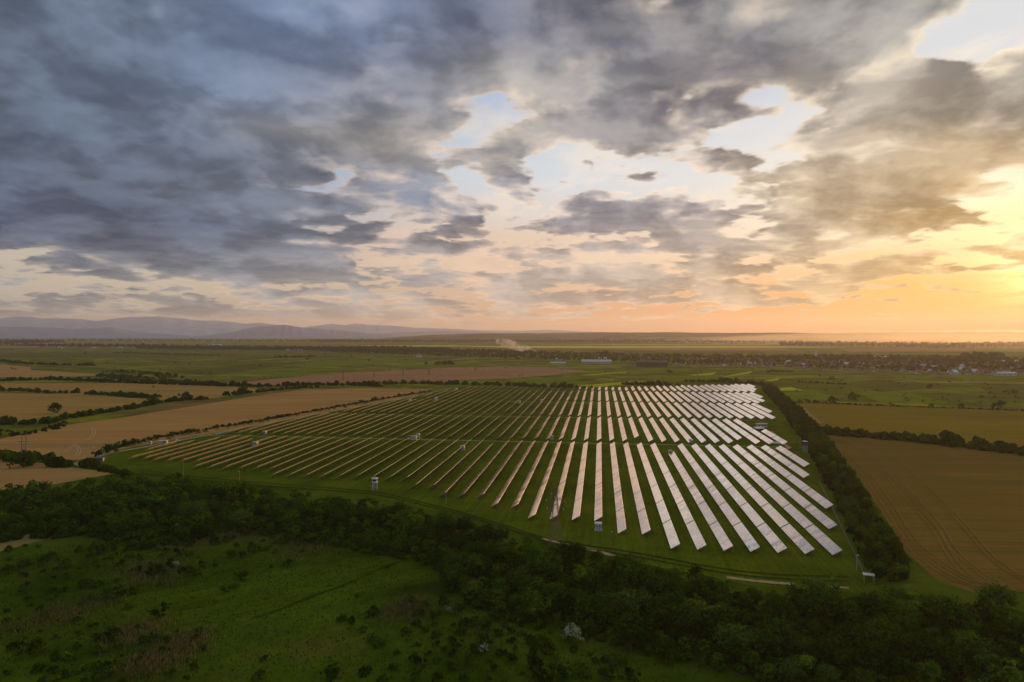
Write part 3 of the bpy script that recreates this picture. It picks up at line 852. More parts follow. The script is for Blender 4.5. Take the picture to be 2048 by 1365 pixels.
D1 = 493.0
NEAR1 = {13: 424, 12: 391.5, 11: 323.8, 10: 290, 9: 256, 8: 256, 7: 256, 6: 256, 5: 256, 4: 256, 3: 256, 2: 272.8, 1: 272.8, 0: 290, -1: 290, -2: 290, -3: 290,
         -4: 306.8, -5: 306.8, -6: 323.8, -7: 323.8, -8: 323.8, -9: 340.7, -10: 340.7}
for k in range(-19, -10): NEAR1[k] = 357.6
for k in range(-25, -19): NEAR1[k] = 374.5
for k in range(-29, -25): NEAR1[k] = 391.5
NEAR1[-30] = 396.0; NEAR1[-31] = 396.0; NEAR1[-32] = 425.4
FAR1 = {k: D1 for k in range(-29, 14)}
FAR1.update({5: 459.2, -8: 476, -27: 476, -30: 480.75, -31: 463.8, -32: 459.3})

def rowx(k): return X0 + PITCHX*k + (0.0 if k > -15 else -0.055*(-15 - k))

blocks = []
spec = []
for k in NEAR1: spec.append((k, NEAR1[k], FAR1.get(k, D1)))
blocks.append(('nearest', spec))
def auto_block(d0, n, kmin, kmax, mr=9, ml=7, cut=None, far=None):
    out = []
    for k in range(kmin, kmax + 1):
        x = rowx(k)
        hs = []
        for i in range(2*n):
            a, b = d0 + i*UNIT/2, d0 + (i + 1)*UNIT/2
            ok = x - 3 > xl(a) + ml and x - 3 > xl(b) + ml and x + 3 < xr(a) - mr + 6
            if cut and cut(k, a): ok = False
            if far and b > far(x): ok = False
            hs.append(ok)
        idx = [i for i, o in enumerate(hs) if o]
        if len(idx) >= 2: out.append((k, d0 + idx[0]*UNIT/2, d0 + (idx[-1] + 1)*UNIT/2))
    return out
GAPS2 = {-6: 34, -14: 17, 8: 17}
blocks.append(('second', auto_block(508, 4, -31, 14, cut=lambda k, a: (k == 14 and a > 560) or (k in (-15, 11, 3) and a < 520))))
blocks.append(('third', auto_block(657, 4, -30, 18, mr=8, cut=lambda k, a: (k == -20 and a < 670) or (k == -10 and a < 670))))
blocks.append(('fourth', auto_block(803.5, 4, -28, 22, mr=8, cut=lambda k, a: (k == -23 and a < 815))))
blocks.append(('farthest', auto_block(957, 4, -26, 26, mr=9, far=lambda x: 1000 + max(0.0, x)*0.42 + (9 if x > -160 else 0))))

proto = {}
def make_row(k, d0, d1, first):
    row = empty('solar_panel_row', (rowx(k), d0, 0))
    n2 = round((d1 - d0)/(UNIT/2))
    y = 0.0; segs = []
    left = n2
    if n2 % 2: segs.append(1); left -= 1
    segs += [2]*(left//2)
    if n2 % 2 and k < 1 and k > -6: segs = segs                # short table at the near end
    elif n2 % 2: segs = segs[1:] + segs[:1]
    for s in segs:
        t = link('panel_table', PM[s], row, (0, y, 0))
        link('support_frame', FM[s], t)
        y += UNIT/2*s
    return row, segs

NUMW = ['no', 'one', 'two', 'three', 'four', 'five', 'six', 'seven', 'eight']
for bn, sp in blocks:
    sp = sorted(sp, key=lambda q: -q[0])
    N = len(sp)
    for i, (k, d0, d1) in enumerate(sp):
        row, segs = make_row(k, d0, d1, i == 0)
        look = 'pale shining' if k > 0 else ('sloping grey-pink' if k > -6 else 'thin golden-edged')
        if i == 0: which = 'rightmost'
        elif i == N - 1: which = 'leftmost'
        elif i < N/2: which = ordinal(i + 1) + ' from the right'
        else: which = ordinal(N - i) + ' from the left'
        tag(row, f'{look} row of solar panels, {which} in the {bn} block', 'solar row', f'rows of solar panels in the {bn} block')
        random.seed(k*13 + len(bn))
print('ROWS', [(b, len(s)) for b, s in blocks], sum(len(s) for b, s in blocks))

# ------------------------------------------------------------------ park equipment
CREAM = plain_mat('cream_sheet_metal', (.36, .30, .20), (.43, .36, .25), .8, .6, .3, 0)
WHITE = plain_mat('white_paint', (.44, .43, .40), (.52, .51, .48), .8, .5, .3, 0)
GREYP = plain_mat('grey_paint', (.34, .35, .36), (.42, .43, .44), .8, .5, .3, 0)
DARKP = plain_mat('dark_louvre', (.05, .05, .05), (.08, .08, .08), 2.0, .6, .3, 0)
CONC = plain_mat('concrete', (.36, .34, .31), (.46, .44, .40), 1.2, .85, .2, .2)
STEEL = plain_mat('dark_steel', (.06, .06, .058), (.10, .098, .09), 1.0, .55, .4, 0)
TIMB = plain_mat('weathered_timber', (.15, .11, .075), (.22, .17, .12), 1.0, .85, .2, 0)
TEAL = plain_mat('teal_plastic', (.03, .26, .34), (.04, .32, .40), 1.0, .4, .4, 0)
GLASSY, gg = material('window_glass', 0.08, 0.6); gg.put(gg.p.inputs['Base Color'], (.03, .035, .04))
TYRE = plain_mat('tyre_rubber', (.02, .02, .02), (.03, .03, .03), 1.0, .8, .2, 0)

def station(pt, label, w=3.2, l=4.6, h=2.7, mat=None, rz=0.0, doors=2):
    """walk-in transformer cabin"""
    mat = mat or CREAM
    w, l, h = w*.86, l*.86, h*.88
    r = empty('transformer_cabin', (pt[0], pt[1], 0), rz)
    tag(r, label, 'cabin', 'transformer cabins among the panel rows')
    mb = MB(); mb.box((0, 0, .15), (w + .5, l + .5, .5)); mb.build('plinth', CONC, r)
    mb = MB(); mb.box((0, 0, .4 + h/2), (w, l, h)); mb.build('housing', mat, r)
    mb = MB(); mb.box((0, 0, .4 + h + .09), (w + .35, l + .35, .18)); mb.box((0, 0, .4 + h + .22), (w*.6, l*.6, .08)); mb.build('roof', mat, r)
    for i in range(doors):
        mb = MB(); xx = (i - (doors - 1)/2)*w/doors*.9
        mb.box((xx, -l/2 - .03, .4 + h*.42), (w/doors*.72, .06, h*.78)); d = mb.build('door', GREYP, r)
        mb = MB()
        for q in range(5): mb.box((xx, -l/2 - .075, .4 + h*.55 + q*.12), (w/doors*.5, .03, .06))
        mb.build('louvre', DARKP, d)
    return r

station(gp(1197, 1062), 'white transformer cabin at the near end of an upright pale row', 3.0, 3.4, 2.8, WHITE, 0.0)
station(gp(1341, 910), 'cream transformer cabin at the top of a shortened pale row in the nearest block', 2.8, 4, 2.6, CREAM)
station(gp(925, 901), 'cream cabin at the head of a thin row, just before the first lane', 3.2, 4.4, 2.8, CREAM)
station(gp(829, 880.5), 'largest cream cabin of the three beside the first lane', 3.4, 4.2, 2.8, CREAM)
station(gp(836, 876), 'small cream cabin behind the largest one beside the first lane', 2.6, 3.4, 2.8, CREAM)
station(gp(820, 879), 'dark grey cabin left of the two cream ones beside the first lane', 3.2, 3.4, 2.4, STEEL)
station(gp(529, 869), 'small cream cabin standing left, between the first two blocks', 2.6, 4, 2.4, CREAM)
station(gp(510, 893), 'broad ochre cabin among the golden rows of the nearest block', 4.0, 4.2, 2.8, CREAM)
station(gp(1103, 879.5), 'cream cabin at the foot of a slanted row just past the first lane', 3.0, 3.6, 2.6, CREAM)
station(gp(1382, 886.5), 'grey cabin at the foot of a pale row just past the first lane', 2.8, 3.2, 2.4, GREYP)
station(gp(819, 803.5), 'left one of two cream cabins near the top left of the park', 3.4, 4.4, 2.9, CREAM)
station(gp(871, 800.5), 'right one of two cream cabins near the top left of the park', 3.6, 5.0, 3.2, CREAM)
station(gp(912, 780), 'low cream cabin at the far left corner of the park', 4.2, 5.0, 2.4, CREAM)
station(gp(1039, 807.5), 'left one of two cream cabins on the second lane, middle distance', 3.0, 4.0, 2.8, CREAM)
station(gp(1083, 804.5), 'right one of two cream cabins on the second lane, middle distance', 3.0, 4.0, 2.8, CREAM)

# watch cabins on stilts
def stilt_cabin(pt, label, hs, rz, body):
    r = empty('guard_tower', (pt[0], pt[1], 0), rz)
    tag(r, label, 'guard tower')
    for x in (-1.1, 1.1):
        for y in (-1.1, 1.1):
            mb = MB(); mb.bar((x*1.15, y*1.15, -.2), (x, y, hs), .16); mb.build('leg', STEEL if body is STEEL else GREYP, r)
    mb = MB()
    for a, b in (((-1.1, -1.1), (1.1, -1.1)), ((1.1, -1.1), (1.1, 1.1)), ((1.1, 1.1), (-1.1, 1.1)), ((-1.1, 1.1), (-1.1, -1.1))):
        mb.bar((*a, hs*.15), (*b, hs*.9), .07); mb.bar((*b, hs*.15), (*a, hs*.9), .07)
    mb.build('bracing', GREYP, r)
    mb = MB(); mb.box((0, 0, hs + .06), (3.0, 3.0, .12)); mb.build('deck', TIMB, r)
    mb = MB(); mb.box((0, 0, hs + 1.2), (2.4, 2.4, 2.16)); mb.build('booth', body, r)
    for (x, y, sx, sy) in ((0, -1.22, 1.6, .05), (0, 1.22, 1.6, .05), (-1.22, 0, .05, 1.6), (1.22, 0, .05, 1.6)):
        mb = MB(); mb.box((x, y, hs + 1.45), (sx, sy, .9)); mb.build('window', GLASSY, r)
    mb = MB(); mb.box((0, 0, hs + 2.36), (3.1, 3.1, .14)); mb.poly([(-1.6, -1.6, hs+2.43), (1.6, -1.6, hs+2.43), (0, 0, hs+2.9)]); mb.poly([(1.6, -1.6, hs+2.43), (1.6, 1.6, hs+2.43), (0, 0, hs+2.9)])
    mb.poly([(1.6, 1.6, hs+2.43), (-1.6, 1.6, hs+2.43), (0, 0, hs+2.9)]); mb.poly([(-1.6, 1.6, hs+2.43), (-1.6, -1.6, hs+2.43), (0, 0, hs+2.9)])
    mb.build('roof', WHITE, r)
    mb = MB()
    for x in (-.25, .25): mb.bar((x, -2.6, 0), (x, -1.5, hs + .1), .06)
    for q in range(9): mb.bar((-.25, -2.6 + 1.1*(q+.5)/9, hs*(q+.5)/9), (.25, -2.6 + 1.1*(q+.5)/9, hs*(q+.5)/9), .05)
    mb.build('ladder', GREYP, r)
PALEB = plain_mat('pale_blue_panel', (.42, .50, .58), (.50, .57, .64), 1.0, .5, .3, 0)
stilt_cabin(gp(749, 981), 'pale blue guard cabin on four stilts before the near end of the rows', 3.6, R(8), PALEB)
stilt_cabin(gp(1611, 906), 'slim guard tower with a white roof against the right-hand hedge', 5.2, R(10), DARKP)

# lattice pylon
def lattice(pt, label, h, base, top, arms, rz=0.0, levels=8, thick=.16, name='lattice_pylon', cat='pylon'):
    r = empty(name, (pt[0], pt[1], 0), rz); tag(r, label, cat)
    wid = lambda z: base + (top - base)*min(1, (max(z, 0.0)/h)**.8)
    corner = lambda i, z: ((1 if i in (0, 1) else -1)*wid(z)/2, (1 if i in (1, 2) else -1)*wid(z)/2, z)
    zs = [h*(1 - (1 - q/levels)**1.25) for q in range(levels + 1)]
    for i in range(4):
        mb = MB()
        for a, b in zip(zs, zs[1:]): mb.bar(corner(i, a - (.3 if a == 0 else 0)), corner(i, b), thick)
        mb.build('leg', STEEL, r)
    mb = MB()
    for a, b in zip(zs, zs[1:]):
        for i in range(4):
            j = (i + 1) % 4
            mb.bar(corner(i, a), corner(j, b), thick*.55); mb.bar(corner(j, a), corner(i, b), thick*.55); mb.bar(corner(i, b), corner(j, b), thick*.5)
    mb.build('bracing', STEEL, r)
    for (z, half) in arms:
        mb = MB()
        for s in (-1, 1):
            for y in (-1, 1):
                mb.bar((0, y*wid(z)/2, z), (s*half, 0, z + .15), thick*.7)
                mb.bar((0, y*wid(z + 1)/2, min(h, z + 1.1)), (s*half, 0, z + .2), thick*.6)
        a = mb.build('cross_arm', STEEL, r)
        for s in (-1, 1):
            mb = MB()
            for q in range(4): mb.box((s*half*.97, 0, z - .12 - q*.2), (.22, .22, .1))
            mb.bar((s*half*.97, 0, z + .1), (s*half*.97, 0, z - .9), .05)
            mb.build('insulator', GREYP, a)
    return r
lattice(gp(1111, 1096), 'dark lattice power pylon standing where the wood meets the panel rows', 22.5, 4.4, .8, [(20.6, 1.5), (17.8, 3.6), (14.8, 3.2)], R(-8), 9, .15)
for px, py, hh, lb in ((686, 760.5, 15, 'lattice mast nearest the hedge, on the reddish field beyond the park'), (748, 756, 13, 'second lattice mast on the reddish field, above the long hedge'),
                   (806, 752, 12, 'third lattice mast on the reddish field, mid row'), (858, 749.5, 12, 'fourth lattice mast on the reddish field, mid row'), (951, 743, 12, 'farthest lattice mast at the top of the reddish field')):
    lattice(gp(px, py), lb, hh, 3.0, .6, [(hh*.9, 2.2)], R(20), 5, .3, 'lattice_mast', 'pylon')

def pole(pt, label, h, name='utility_pole', cat='pole', arm=None, lamp=False, mat=None, th=.28):
    r = empty(name, (pt[0], pt[1], 0)); tag(r, label, cat)
    mb = MB(); mb.bar((0, 0, -.3), (0, 0, h), th, 0, th*.6, 8); mb.build('post', mat or TIMB, r)
    if arm:
        mb = MB(); mb.box((0, 0, h - .6), (arm, .14, .16)); a = mb.build('cross_arm', mat or TIMB, r)
        for s in (-.45, 0, .45):
            mb = MB(); mb.bar((s*arm, 0, h - .52), (s*arm, 0, h - .2), .1, 0, .16, 6); mb.build('insulator', GREYP, a)
    if lamp:
        mb = MB(); mb.bar((0, 0, h - .1), (0, -.9, h + .15), .08); mb.box((0, -1.15, h + .12), (.3, .6, .16)); mb.build('camera_head', WHITE, r)
    return r
# H-frame poles on the left
pt = gp(46, 920); r = empty('h_frame_pylon', (pt[0], pt[1], 0), R(15)); tag(r, 'twin-pole power pylon with one wide cross arm beside the left bushes', 'pylon')
for s in (-1.3, 1.3):
    mb = MB(); mb.bar((s, 0, -.3), (s, 0, 17.5), .42, 0, .30, 8); mb.build('post', TIMB, r)
mb = MB(); mb.box((0, 0.2, 11.5), (8.2, .22, .28)); a = mb.build('cross_arm', TIMB, r)
for s in (-3.9, 0, 3.9):
    mb = MB(); mb.bar((s, .2, 11.4), (s, .2, 10.4), .16, 0, .16, 6); mb.build('insulator', WHITE, a)
mb = MB(); mb.bar((-1.3, 0, 6), (1.3, 0, 10.5), .14); mb.bar((1.3, 0, 6), (-1.3, 0, 10.5), .14); mb.build('bracing', TIMB, r)
pole(gp(365, 957), 'tall dark wooden pole before the golden rows at the left end of the park', 11.5, arm=1.8, th=.36)
pole(gp(478, 962), 'slim pale pole on the grass left of the guard cabin', 5.2, 'camera_pole', 'pole', lamp=True, mat=GREYP, th=.12)
pole(gp(892, 1008), 'slim pale pole beside the near ends of the middle rows', 5.4, 'camera_pole', 'pole', lamp=True, mat=GREYP, th=.12)
pole(gp(1224, 1096), 'thin dark pole right of the white transformer cabin', 6.0, 'camera_pole', 'pole', lamp=True, mat=STEEL, th=.12)
pole(gp(188, 917), 'short pole beside the pale gravel turnaround', 7.0, 'camera_pole', 'pole', lamp=True, mat=TIMB, th=.16)
pole(gp(1716, 1142), 'white mast with a camera beside the near corner of the right-hand hedge', 5.2, 'camera_pole', 'pole', lamp=True, mat=WHITE, th=.16)
pole(gp(1601, 897), 'thin grey pole left of the guard tower with the white roof', 7.0, 'camera_pole', 'pole', lamp=True, mat=GREYP, th=.14)

# fence along the right-hand side
def fence(a, b, label):
    A, B = Vector((*a, 0)), Vector((*b, 0)); n = int((B - A).length/3.0)
    r = empty('mesh_fence', (A.x, A.y, 0)); tag(r, label, 'fence')
    post = None
    mesh_p = MB(); mesh_p.bar((0, 0, -.3), (0, 0, 1.9), .08); pm = mesh_p.mesh('post', [GREYP])
    wires = MB()
    for i in range(n + 1):
        q = (B - A)*(i/n)
        if i < 100: link('post', pm, r, tuple(q))
    for z in (.3, .7, 1.1, 1.5, 1.85): wires.bar((0, 0, z), (*((B - A).xy), z), .025)
    wires.build('wire', STEEL, r)
fence(gp(1728, 1148), gp(1640, 968), 'thin wire fence between the panel rows and the right-hand hedge')

# left edge: booth, container, car, shed, crates
pt = gp(300, 890); r = empty('plastic_booth', (pt[0], pt[1], 0)); tag(r, 'small teal blue booth beside the gravel path, left of the grey container', 'booth')
mb = MB(); mb.box((0, 0, 1.15), (1.5, 1.5, 2.3)); mb.build('body', TEAL, r); mb = MB(); mb.box((0, 0, 2.38), (1.7, 1.7, .16)); mb.box((0, 0, 2.52), (1.1, 1.1, .12)); mb.build('roof', TEAL, r)
mb = MB(); mb.box((0, -.77, 1.1), (.8, .05, 1.8)); mb.build('door', GREYP, r)
pt = gp(325, 889); r = empty('site_container', (pt[0], pt[1], 0), R(10)); tag(r, 'cream site container parked by the gravel path beside the teal booth', 'container')
mb = MB(); mb.box((0, 0, 1.35), (6.0, 2.5, 2.5))
for q in range(20): mb.box((-2.85 + q*.3, -1.265, 1.35), (.14, .03, 2.3))
mb.build('body', CREAM, r); mb = MB(); mb.box((0, 0, 2.66), (6.1, 2.6, .1)); mb.build('roof', WHITE, r)
mb = MB(); mb.box((-1.8, -1.3, 1.2), (.9, .05, 2.0)); mb.build('door', GREYP, r); mb = MB(); mb.box((1.3, -1.3, 1.6), (1.2, .05, .9)); mb.build('window', GLASSY, r)

pt = gp(354, 884); r = empty('parked_car', (pt[0], pt[1], 0), R(35)); tag(r, 'white car parked on the gravel path beside the leftmost rows', 'car')
prof = [(-2.1, .35), (-2.15, .75), (-1.9, .95), (-1.55, 1.02), (-1.05, 1.45), (.45, 1.48), (1.05, 1.02), (1.95, .88), (2.15, .62), (2.1, .35)]
mb = MB()
for y, s in ((-.85, 1), (.85, -1)):
    P = [(x, y*(.86 if z > 1.1 else 1), z) for x, z in prof]; mb.poly(P if s > 0 else P[::-1])
for a, b in zip(prof, prof[1:] + prof[:1]):
    ya = .85*(.86 if a[1] > 1.1 else 1); yb = .85*(.86 if b[1] > 1.1 else 1)
    mb.quad((a[0], ya, a[1]), (b[0], yb, b[1]), (b[0], -yb, b[1]), (a[0], -ya, a[1]))
mb.build('body', WHITE, r)
for s in (-1, 1):
    mb = MB(); y = s*.80; mb.poly([(-1.35, y, 1.06), (.85, y, 1.06), (.4, y*.95, 1.40), (-1.0, y*.95, 1.40)][::-s]); mb.build('side_window', GLASSY, r)
    for x in (-1.3, 1.35):
        mb = MB(); mb.bar((x, s*.70, .33), (x, s*.90, .33), .52, 0, .52, 14); wv = mb.build('wheel', TYRE, r); mb = MB(); mb.bar((x, s*.88, .33), (x, s*.915, .33), .28, 0, .28, 10); mb.build('rim', ALU, wv)
mb = MB(); mb.quad((.55, -.72, 1.42), (.55, .72, 1.42), (1.04, .8, 1.06), (1.04, -.8, 1.06)); mb.build('windscreen', GLASSY, r)

pt = gp(200, 923); r = empty('timber_shed', (pt[0], pt[1], 0), R(12)); tag(r, 'low dark shed with an open white doorway beside the gravel turnaround', 'shed')
mb = MB(); mb.box((-.6, 0, 1.1), (4.6, 3.6, 2.2)); mb.build('wall', STEEL, r)
mb = MB(); mb.quad((-3.3, -2.2, 2.5), (2.6, -2.2, 2.5), (2.6, 2.1, 2.25), (-3.3, 2.1, 2.25)); mb.quad((-3.3, -2.2, 2.38), (-3.3, 2.1, 2.13), (2.6, 2.1, 2.13), (2.6, -2.2, 2.38)); mb.quad((-3.3, -2.2, 2.38), (2.6, -2.2, 2.38), (2.6, -2.2, 2.5), (-3.3, -2.2, 2.5)); mb.build('roof', STEEL, r)
mb = MB(); mb.box((2.0, -1.2, 1.05), (.4, .9, 2.1)); mb.build('door', WHITE, r)
for i, (px, py) in enumerate(((432, 870.5), (436.5, 869.6), (441, 868.8), (446, 868), (451, 867.2))):
    pt = gp(px, py); r = empty('bag_pallet', (pt[0], pt[1], 0), R(12)); tag(r, 'white bulk bag on a pallet beside the path above the leftmost rows', 'bulk bag', 'white bulk bags by the path')
    mb = MB(); mb.box((0, 0, .08), (1.3, 1.1, .16)); mb.build('pallet', TIMB, r)
    mb = MB(); mb.box((0, 0, .62), (1.15, 1.0, .9)); mb.box((0, 0, 1.12), (.9, .8, .14)); mb.build('bag', WHITE, r)

# site buildings on the right
pt = gp(1524, 855); r = empty('site_office', (pt[0], pt[1], 0), R(6)); tag(r, 'white site office with a flat roof beside the clay track', 'building')
mb = MB(); mb.box((0, 0, 1.5), (8.5, 4.0, 3.0)); mb.build('wall', WHITE, r); mb = MB(); mb.box((0, 0, 3.1), (9.2, 4.8, .2)); mb.build('roof', CREAM, r)
for x in (-2.6, -.2, 2.2): mb = MB(); mb.box((x, -2.03, 1.7), (1.2, .06, 1.2)); mb.build('window', GLASSY, r)
mb = MB(); mb.box((3.5, -2.03, 1.15), (.9, .06, 2.1)); mb.build('door', GREYP, r)
pt = gp(1519, 862.5); r = empty('lean_to_shelter', (pt[0], pt[1], 0), R(28)); tag(r, 'dark lean-to under a white sloping roof in front of the site office', 'shelter')
mb = MB(); mb.quad((-4.5, -2.2, 2.2), (4.5, -2.2, 2.2), (4.5, 2.2, 3.2), (-4.5, 2.2, 3.2)); mb.quad((-4.5, -2.2, 2.1), (-4.5, 2.2, 3.1), (4.5, 2.2, 3.1), (4.5, -2.2, 2.1)); mb.build('roof', WHITE, r)
for x in (-4.2, 4.2):
    for y in (-2, 2): mb = MB(); mb.bar((x, y, -.1), (x, y, 2.15 if y < 0 else 3.05), .14); mb.build('post', STEEL, r)
mb = MB(); mb.box((0, 1.9, 1.2), (8.4, .1, 2.4)); mb.build('rear_wall', STEEL, r)
pt = gp(1553, 887); r = empty('tarpaulin_heap', (pt[0], pt[1], 0), R(-10)); tag(r, 'heap under a grey-blue tarpaulin beside the bend of the clay track', 'heap')
v = []; q = []
for j in range(7):
    for i in range(13):
        u, t = i/12*2 - 1, j/6*2 - 1
        z = .9*max(0, 1 - u**4)*max(0, 1 - t**2)*(1 + .2*math.sin(5*u + 2*t)); v.append((u*5.0, t*2.2, z if 0 < i < 12 and 0 < j < 6 else -.05))
for j in range(6):
    for i in range(12): a = j*13 + i; q.append((a, a+1, a+14, a+13))
link('cover', np_mesh('cover', np.array(v), np.array(q), [plain_mat('tarpaulin', (.34, .36, .42), (.42, .44, .50), .6, .5, .3, .2)], True), r)
pt = gp(1740, 1166); r = empty('canopy_roof', (pt[0], pt[1], 0), R(-12)); tag(r, 'white flat canopy on posts at the near corner of the right-hand hedge', 'canopy')
mb = MB(); mb.box((0, 0, 2.45), (3.4, 2.6, .12)); mb.build('roof', WHITE, r)
for x in (-1.4, 1.4):
    for y in (-1.1, 1.1): mb = MB(); mb.bar((x, y, -.2), (x, y, 2.4), .12); mb.build('post', GREYP, r)
# ------------------------------------------------------------------ vegetation
def leaf_material(name, c0, c1, c2, trans=0.28, vary=0.45):
    m, g = material(name, 0.9, 0.0)
    pos = g.geo('Position')
    n1 = g.noise(pos, 0.55, 3, 0.6); n2 = g.noise(pos, 0.035, 3, 0.55)
    rnd = g.objrand()
    col = g.mix(g.step(n1, .32, .68), c0, c1)
    col = g.mix(g.step(n2 + (rnd - 0.5)*0.5, .42, .72)*0.8, col, c2)
    wn = g.n('ShaderNodeTexWhiteNoise', noise_dimensions='3D'); g.put(wn.inputs[0], g.vmath('FLOOR', g.vmath('SCALE', pos, scale=1.6)))
    k = g.step(S(g, wn.outputs[0]), 0, 1, 1 - vary, 1 + vary, 'LINEAR')*g.step(g.math('FRACT', rnd*7.31), 0, 1, 0.62, 1.42, 'LINEAR')
    col = g.vmath('SCALE', col, scale=k)
    g.put(g.p.inputs['Base Color'], col)
    tr = g.n('ShaderNodeBsdfTranslucent'); g.put(tr.inputs[0], g.vmath('MULTIPLY', col, (.85, 1.35, .3)))
    mx = g.n('ShaderNodeMixShader'); mx.inputs[0].default_value = trans
    g.t.links.new(g.p.outputs[0], mx.inputs[1]); g.t.links.new(tr.outputs[0], mx.inputs[2]); g.t.links.new(mx.outputs[0], g.out.inputs[0])
    return m
LEAF = leaf_material('oak_leaves', (.024, .050, .004), (.038, .074, .005), (.060, .098, .005))
LEAF2 = leaf_material('willow_leaves', (.036, .064, .009), (.054, .090, .011), (.050, .080, .009))
LEAFB = leaf_material('young_leaves', (.060, .096, .005), (.090, .135, .007), (.056, .090, .005))
LEAFD = leaf_material('thorn_leaves', (.020, .042, .003), (.034, .062, .004), (.050, .080, .005))
BLOSSOM = leaf_material('white_blossom', (.22, .23, .13), (.34, .34, .24), (.06, .10, .012), .2)
BARK = plain_mat('bark', (.050, .038, .026), (.085, .066, .046), 2.0, .9, .1, .3)
FAR_LEAF = leaf_material('distant_leaves', (.022, .038, .006), (.036, .054, .008), (.050, .060, .008), .2, .25)

def crown_arrays(rng, rx, rz, zc, nclump, nleaf, leaf, hollow=0.45, lobes=True):
    """leaf quads gathered in clumps through an uneven crown; returns (N,4,3)"""
    quads = []
    dirs = rng.normal(size=(nclump, 3)); dirs /= np.linalg.norm(dirs, axis=1)[:, None]
    dirs[:, 2] = np.where(dirs[:, 2] < -0.35, -dirs[:, 2]*0.6, dirs[:, 2])
    ph = rng.uniform(0, 6.28, 4)
    for dv in dirs:
        an = math.atan2(dv[1], dv[0])
        ext = 1 + (0.20*math.sin(2*an + ph[0]) + 0.16*math.sin(3*an + ph[1]) + .14*math.sin(5*an + ph[2] + 3*dv[2]) if lobes else 0)
        rad = (hollow + (1 - hollow)*rng.uniform()**0.5)*ext
        c = dv*np.array([rx, rx, rz])*rad + np.array([0, 0, zc])
        cr = rng.uniform(.20, .36)*rx
        n = max(3, int(nleaf*rng.uniform(.6, 1.4)))
        off = rng.normal(size=(n, 3)); off /= np.linalg.norm(off, axis=1)[:, None]
        off *= (rng.uniform(.25, 1, n)**.6)[:, None]*cr*np.array([1, 1, .75])
        p = c + off
        nrm = off/np.linalg.norm(off, axis=1)[:, None]*0.9 + rng.normal(size=(n, 3))*0.34 + np.array([0, 0, .40]) + dv*0.5
        nrm /= np.linalg.norm(nrm, axis=1)[:, None]
        t = np.cross(nrm, rng.normal(size=(n, 3))); t /= np.linalg.norm(t, axis=1)[:, None]
        b = np.cross(nrm, t)
        s = leaf*rng.uniform(.55, 1.25, n)[:, None]
        t = t*s*.5; b = b*s*.5*rng.uniform(.5, .9, n)[:, None]
        quads.append(np.stack([p - t*1.0, p + b, p + t*1.1, p - b], 1))
    return np.concatenate(quads)

def quads_mesh(name, Q, mat):
    v = Q.reshape(-1, 3)
    return np_mesh(name, v, np.arange(len(v)).reshape(-1, 4), [mat])

def trunk_mesh(rng, h, zc, rx, rz, th):
    mb = MB()
    z1 = zc - rz*.35
    lean = rng.uniform(-.25, .25, 2)
    top = (lean[0], lean[1], zc + rz*.35)
    mid = (lean[0]*.4, lean[1]*.4, max(.6, z1))
    mb.bar((0, 0, -.3), mid, th, 0, th*.72, 7); mb.bar(mid, top, th*.72, 0, th*.2, 6)
    for i in range(5):
        a = i*2.4 + rng.uniform(0, 1); f = rng.uniform(0, .6)
        st = tuple(np.array(mid)*(1 - f) + np.array(top)*f)
        en = (math.cos(a)*rx*.65, math.sin(a)*rx*.65, zc + rz*rng.uniform(-.1, .55))
        mb.bar(st, en, th*.42, 0, th*.12, 5)
    return mb.mesh('trunk', [BARK])

class Kind:
    def __init__(self, seed, rx, rz, zc, nclump, nleaf, leaf, mat, th=.3, coarse=(26, 12, 1.0)):
        rng = np.random.default_rng(seed)
        self.h = zc + rz; self.rx = rx; self.mat = mat
        self.crown = quads_mesh('crown', crown_arrays(rng, rx, rz, zc, nclump, nleaf, leaf), mat)
        self.trunk = trunk_mesh(rng, self.h, zc, rx, rz, th)
        self.coarse = crown_arrays(rng, rx, rz, zc, coarse[0], coarse[1], coarse[2])

def plant(kind, name, x, y, s, rz, label, cat, group, sz=1.0, trunk=True):
    r = empty(name, (x, y, 0), rz); r.scale = (s, s, s*sz)
    tag(r, label, cat, group)
    link('crown', kind.crown, r)
    if trunk: link('trunk', kind.trunk, r)
    return r

def mass(name, items, mats, label, cat, kind='stuff', group=None):
    """many crowns grown into one foliage mesh; items = (array, x, y, s, rot, sz, mat index)"""
    out = []; mi = []
    for (A, x, y, s, a, sz, m) in items:
        c, sn = math.cos(a), math.sin(a)
        X = (A[..., 0]*c - A[..., 1]*sn)*s + x; Y = (A[..., 0]*sn + A[..., 1]*c)*s + y; Z = A[..., 2]*s*sz
        out.append(np.stack([X, Y, Z], -1)); mi.append(np.full(len(A), m))
    Q = np.concatenate(out); v = Q.reshape(-1, 3)
    me = np_mesh(name, v, np.arange(len(v)).reshape(-1, 4), mats, mi=np.concatenate(mi))
    return tag(link(name, me), label, cat, group, kind)

def inside(poly, x, y):
    c = False; n = len(poly)
    for i in range(n):
        (x1, y1), (x2, y2) = poly[i], poly[(i+1) % n]
        if (y1 > y) != (y2 > y) and x < (x2 - x1)*(y - y1)/(y2 - y1) + x1: c = not c
    return c

def scatter(poly, gap, seed, tries=30000, limit=5000):
    rr = random.Random(seed)
    xs = [p[0] for p in poly]; ys = [p[1] for p in poly]
    cell = {}; out = []
    for _ in range(tries):
        x, y = rr.uniform(min(xs), max(xs)), rr.uniform(min(ys), max(ys))
        if not inside(poly, x, y): continue
        gx, gy = int(x//gap), int(y//gap)
        if any((x - a)**2 + (y - b)**2 < gap*gap for i in (-1, 0, 1) for j in (-1, 0, 1) for (a, b) in cell.get((gx+i, gy+j), ())): continue
        cell.setdefault((gx, gy), []).append((x, y)); out.append((x, y))
        if len(out) >= limit: break
    return out

